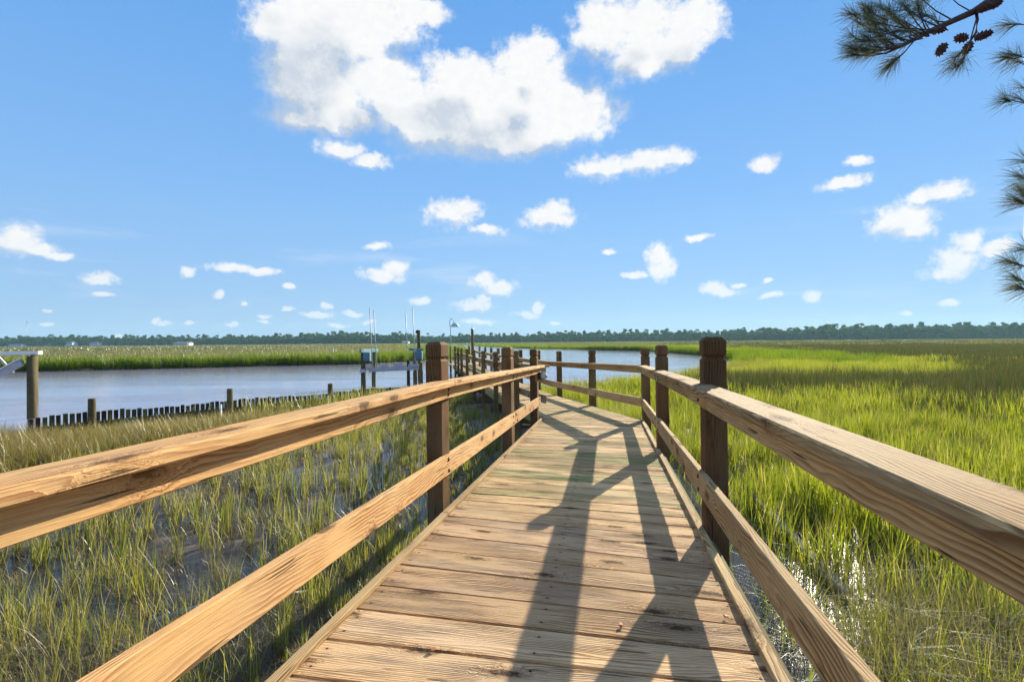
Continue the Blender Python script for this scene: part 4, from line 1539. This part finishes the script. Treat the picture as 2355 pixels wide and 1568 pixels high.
def tree_line():
    P, RT, SC, VI = [], [], [], []
    for row in range(5):
        px_ = -260.0
        while px_ < 3260:
            u = (px_ - 1500) / 1500
            # distance and height of the wood along the horizon (left wood farther and lower)
            fr = px_ / 3000
            D = np.interp(fr, [0, .18, .35, .5, .6, .75, 1.0], [715, 690, 650, 640, 620, 560, 520])
            hg = np.interp(fr, [0, .18, .24, .35, .42, .5, .62, .70, .78, .93, 1.0], [13.5, 12.3, 11.3, 13.8, 10.6, 11, 12, 11.5, 13.0, 15, 13.5])
            hg *= 0.80 + 0.42 * float(fbm(np.array([px_ / 60.]), np.array([row * 9.3]), 1.0, 91)[0])
            Yd = D + row * 9 + random.uniform(-4, 4)
            # straight tree line: distance measured along Y
            vi = random.randint(0, 4) if random.random() < (0.45 if fr < 0.5 else 0.62) else random.randint(5, 8)
            hh = hg * random.uniform(0.72, 1.22) * (1.06 if vi < 5 else 0.9)
            if row == 0 and random.random() < 0.55:
                vi = random.randint(5, 8)
                hh *= random.uniform(0.35, 0.75)
            wd_ = hh * random.uniform(0.85, 1.25)
            P.append((u * Yd, Yd, 0.1))
            RT.append((0, 0, random.uniform(0, 6.28)))
            SC.append((wd_, wd_, hh))
            VI.append(vi)
            px_ += random.uniform(7, 15) * (1.0 if row else 0.9)
    for row in range(2):                       # undergrowth and a closed back row
        px_ = -260.0
        while px_ < 3260:
            u = (px_ - 1500) / 1500
            fr = px_ / 3000
            D = np.interp(fr, [0, .18, .35, .5, .6, .75, 1.0], [715, 690, 650, 640, 620, 560, 520])
            Yd = D + (6 if row == 0 else 62) + random.uniform(-3, 3)
            hh = random.uniform(4.5, 7.5) if row == 0 else random.uniform(8, 10.5)
            P.append((u * Yd, Yd, 0.0))
            RT.append((0, 0, random.uniform(0, 6.28)))
            SC.append((hh * 1.5, hh * 1.5, hh))
            VI.append(random.randint(5, 8))
            px_ += random.uniform(6, 11)
    # keep clear in front of the houses
    out = [i for i, p in enumerate(P) if not any(a - 5 < 1500 + 1500 * p[0] / p[1] < b + 5 and p[1] < d + 12 for a, b, d in
           ((24, 62, 700), (131, 146, 705), (193, 211, 690), (262, 285, 690), (508, 553, 640), (1178, 1196, 620)))]
    g = lambda L: [L[i] for i in out]
    return g(P), g(RT), g(SC), g(VI)


P, RT, SC, VI = tree_line()
scatter('forest', P, RT, SC, VI, TREES, 'dark green wood of pines and oaks along the horizon', 'forest')
print('TREES', len(P))

# ------------------------------------------------------------------ pine reaching in from the right
pine = thing('pine_tree', (7.4, 4.3, 0), 'pine bough with long needles and brown cones hanging in from the right', 'pine tree')
tube('trunk', [(7.4, 4.3, -0.2), (7.35, 4.35, 2.5), (7.25, 4.3, 5.5), (7.3, 4.2, 9.5), (7.2, 4.3, 13)], [0.24, 0.2, 0.17, 0.12, 0.04], M_bark, pine, 16)


def at(px_, py_, D):
    """a point D metres ahead on the bearing of a place in the sky"""
    return Vector(((px_ - 1500) / 1500 * D, D, EYE + (1000.5 - (px_ - 1500) * 0.0083 - py_) / 1500 * D))


NEED_V, NEED_F, NEED_H, NEED_R = [], [], [], []
gN = np.random.default_rng(77)


def spray(tip, axis, n=70, length=0.20, along=0.10, brown=0.0):
    """a brush of long needles round the end of a twig"""
    axis = axis.normalized()
    a0 = axis.cross(Vector((0.3, 0.2, 1))).normalized()
    b0 = axis.cross(a0)
    for i in range(int(n * 1.0)):
        s = gN.uniform(0, 1)
        base = tip - axis * along * s
        th = gN.uniform(0, 6.283)
        open_ = gN.uniform(0.1, 1.35) * (0.55 + 0.6 * s)
        d = (axis * math.cos(open_) + (a0 * math.cos(th) + b0 * math.sin(th)) * math.sin(open_)).normalized()
        ln = length * gN.uniform(0.7, 1.12)
        w = Vector((0, -1, 0)).cross(d)
        w = (w.normalized() if w.length > 1e-3 else a0) * 0.0012
        mid = base + d * ln * 0.55
        end = base + d * ln + Vector((0, 0, -0.016 * gN.uniform(0.2, 1.6)))
        k_ = len(NEED_V)
        NEED_V.extend([tuple(base - w), tuple(base + w), tuple(mid - w), tuple(mid + w), tuple(end)])
        NEED_F.extend([(k_, k_ + 1, k_ + 3, k_ + 2), (k_ + 2, k_ + 3, k_ + 4)])
        NEED_H.extend([0.4, 0.4, 0.6, 0.6, 0.78])
        NEED_R.extend([gN.uniform(0, 1)] * 5)


def cone(p, axis, L=0.085, r=0.030):
    axis = axis.normalized()
    bm = tube_bm([p + axis * L * t_ for t_ in (0, .12, .35, .65, .9, 1.0)], [r * k_ for k_ in (.35, .7, .8, .62, .34, .08)], 10)
    a0 = axis.cross(Vector((0.31, 0.2, 1))).normalized()
    b0 = axis.cross(a0)
    for j in range(46):
        t_ = 0.05 + 0.9 * j / 46
        th = j * 2.39996
        rr = r * (0.82 * math.sin(math.pi * (0.15 + 0.8 * t_)) + 0.05)
        dirv = a0 * math.cos(th) + b0 * math.sin(th)
        c_ = p + axis * L * t_ + dirv * rr * 0.8
        tng = axis.cross(dirv)
        w_ = r * 0.32
        tipv = c_ + dirv * r * 0.5 + axis * (-0.18 + 0.4 * t_) * r
        v = [bm.verts.new(q) for q in (c_ - tng * w_ - axis * w_ * .5, c_ + tng * w_ - axis * w_ * .5, c_ + axis * w_ * .7, tipv)]
        for f_ in ((0, 1, 3), (1, 2, 3), (2, 0, 3)):
            bm.faces.new([v[q] for q in f_])
    bmesh.ops.recalc_face_normals(bm, faces=bm.faces[:])
    link('cone', bm_mesh(bm, 'cone'), M_cone, pine)


def limb(pts, r0, r1, name='limb', mat=M_twig):
    n = len(pts)
    tube(name, pts, [r0 + (r1 - r0) * i / (n - 1) for i in range(n)], mat, pine, 8)


D0 = 4.4
# upper limb: from the trunk over the corner of the view
limb([Vector((7.3, 4.3, 6.1)), Vector((5.9, 4.45, 5.75)), at(3080, -90, 4.5), at(2930, -10, 4.45), at(2860, 35, D0), at(2740, 88, D0), at(2660, 130, 4.35), at(2600, 158, 4.3)], 0.055, 0.007)
SPR = [  # twig start, twig tip (picture bearings), needles
    ((2740, 88), (2560, 62), 95), ((2720, 95), (2545, 120), 95), ((2700, 108), (2620, 40), 85), ((2680, 120), (2560, 155), 70), ((2640, 140), (2520, 60), 60),
    ((2600, 158), (2500, 140), 110), ((2605, 156), (2505, 160), 80), ((2690, 115), (2615, 190), 80), ((2660, 150), (2622, 175), 60),
    ((2760, 80), (2660, 20), 90), ((2800, 60), (2700, -10), 90), ((2740, 90), (2640, 90), 90), ((2790, 66), (2720, 45), 70), ((2855, 35), (2780, -20), 60),
    ((2868, 60), (2828, 180), 90), ((2828, 180), (2806, 190), 60), ((2870, 90), (2800, 178), 50),
    ((2690, 100), (2590, 20), 90), ((2650, 120), (2555, 35), 80), ((2610, 60), (2545, 20), 70), ((2640, 90), (2570, 95), 80), ((2560, 62), (2500, 40), 80), ((2545, 120), (2500, 100), 60),
    ((3060, 60), (2960, 72), 60), ((3060, 170), (2975, 160), 100), ((3000, 166), (2950, 168), 70), ((3030, 185), (2985, 180), 60),
    ((3060, 300), (2950, 290), 90), ((3030, 300), (2985, 285), 50), ((3060, 270), (3000, 255), 40),
    ((3060, 560), (3000, 520), 90), ((3060, 600), (2990, 590), 110), ((3070, 640), (3010, 570), 90), ((3070, 480), (3010, 470), 70), ((3070, 610), (3002, 555), 90),
    ((3070, 800), (2975, 770), 95), ((3060, 830), (2985, 818), 110), ((3070, 860), (2995, 845), 90), ((3070, 740), (3010, 730), 70), ((3080, 790), (2960, 765), 40)]
for k_ in range(20):                                  # thick of the bough
    sx_ = random.uniform(2600, 2790)
    sy_ = 150 - (sx_ - 2600) * 0.33
    SPR.append(((sx_, sy_), (sx_ - random.uniform(25, 110), sy_ + random.uniform(-115, 30)), random.randint(50, 90)))
for (s_, e_, n_) in SPR:
    D = D0 + random.uniform(-0.35, 0.35)
    A_, B_ = at(s_[0], s_[1], D), at(e_[0], e_[1], D + random.uniform(-0.15, 0.15))
    m_ = A_.lerp(B_, 0.5) + Vector((0, 0, -0.02))
    limb([A_, m_, B_], 0.006, 0.003, 'twig')
    spray(B_, (B_ - m_) + Vector((0, random.uniform(-0.05, 0.05), 0.0)), n_, 0.185 if e_[1] < 400 else 0.21)
for pts in ([(3300, 260), (3120, 200), (3060, 175)], [(3320, 380), (3150, 330), (3060, 300)], [(3330, 560), (3180, 600), (3065, 605)], [(3340, 700), (3200, 780), (3065, 825)]):
    limb([Vector((7.28, 4.3, at(*pts[0], D0).z + 0.3))] + [at(a, b, D0) for a, b in pts], 0.03, 0.008)
limb([at(2868, 30, D0), at(2872, 60, D0), at(2868, 95, D0), at(2845, 130, D0)], 0.012, 0.008, 'twig')
for (px_, py_), (ax_, az_) in (((2775, 85), (-1, -0.25)), ((2838, 112), (-1, -0.12)), ((2865, 112), (1, 0.3)), ((2872, 30), (1, 0.25)), ((2775, 132), (-0.7, -0.9)), ((2850, 128), (-0.6, -0.8)), ((2905, 22), (0.9, 0.4))):
    cone(at(px_, py_, D0 - 0.05), Vector((ax_, -0.2, az_)), random.uniform(0.10, 0.135), random.uniform(0.030, 0.038))
me = py_mesh(NEED_V, NEED_F, 'needles')
for nm, dat in (('h', NEED_H), ('r', NEED_R)):
    at_ = me.attributes.new(nm, 'FLOAT', 'POINT')
    at_.data.foreach_set('value', np.array(dat, np.float32))
nd_o = link('needles', me, M_needle, pine)
nd_o['kind'] = 'stuff'

# ------------------------------------------------------------------ air
HAZE = True
if HAZE:
    bm = bmesh.new()
    bmesh.ops.create_cube(bm, size=1.0)
    hz = link('haze', bm_mesh(bm, 'haze'), None, None, Matrix.Translation((0, 0, 24)) @ Matrix.Diagonal((2600, 2600, 52, 1)))
    hm = bpy.data.materials.new('haze')
    hm.use_nodes = True
    T = NT(hm.node_tree)
    for nd in list(T.n):
        T.n.remove(nd)
    pv = T.node('ShaderNodeVolumePrincipled')
    pv.inputs['Color'].default_value = (0.50, 0.86, 1.0, 1)
    pv.inputs['Density'].default_value = 0.00015
    pv.inputs['Anisotropy'].default_value = 0.2
    mo = T.node('ShaderNodeOutputMaterial')
    T.l.new(pv.outputs[0], mo.inputs['Volume'])
    hz.data.materials.append(hm)
    tag(hz, 'thin blue summer haze over the whole marsh', 'haze', kind='stuff')
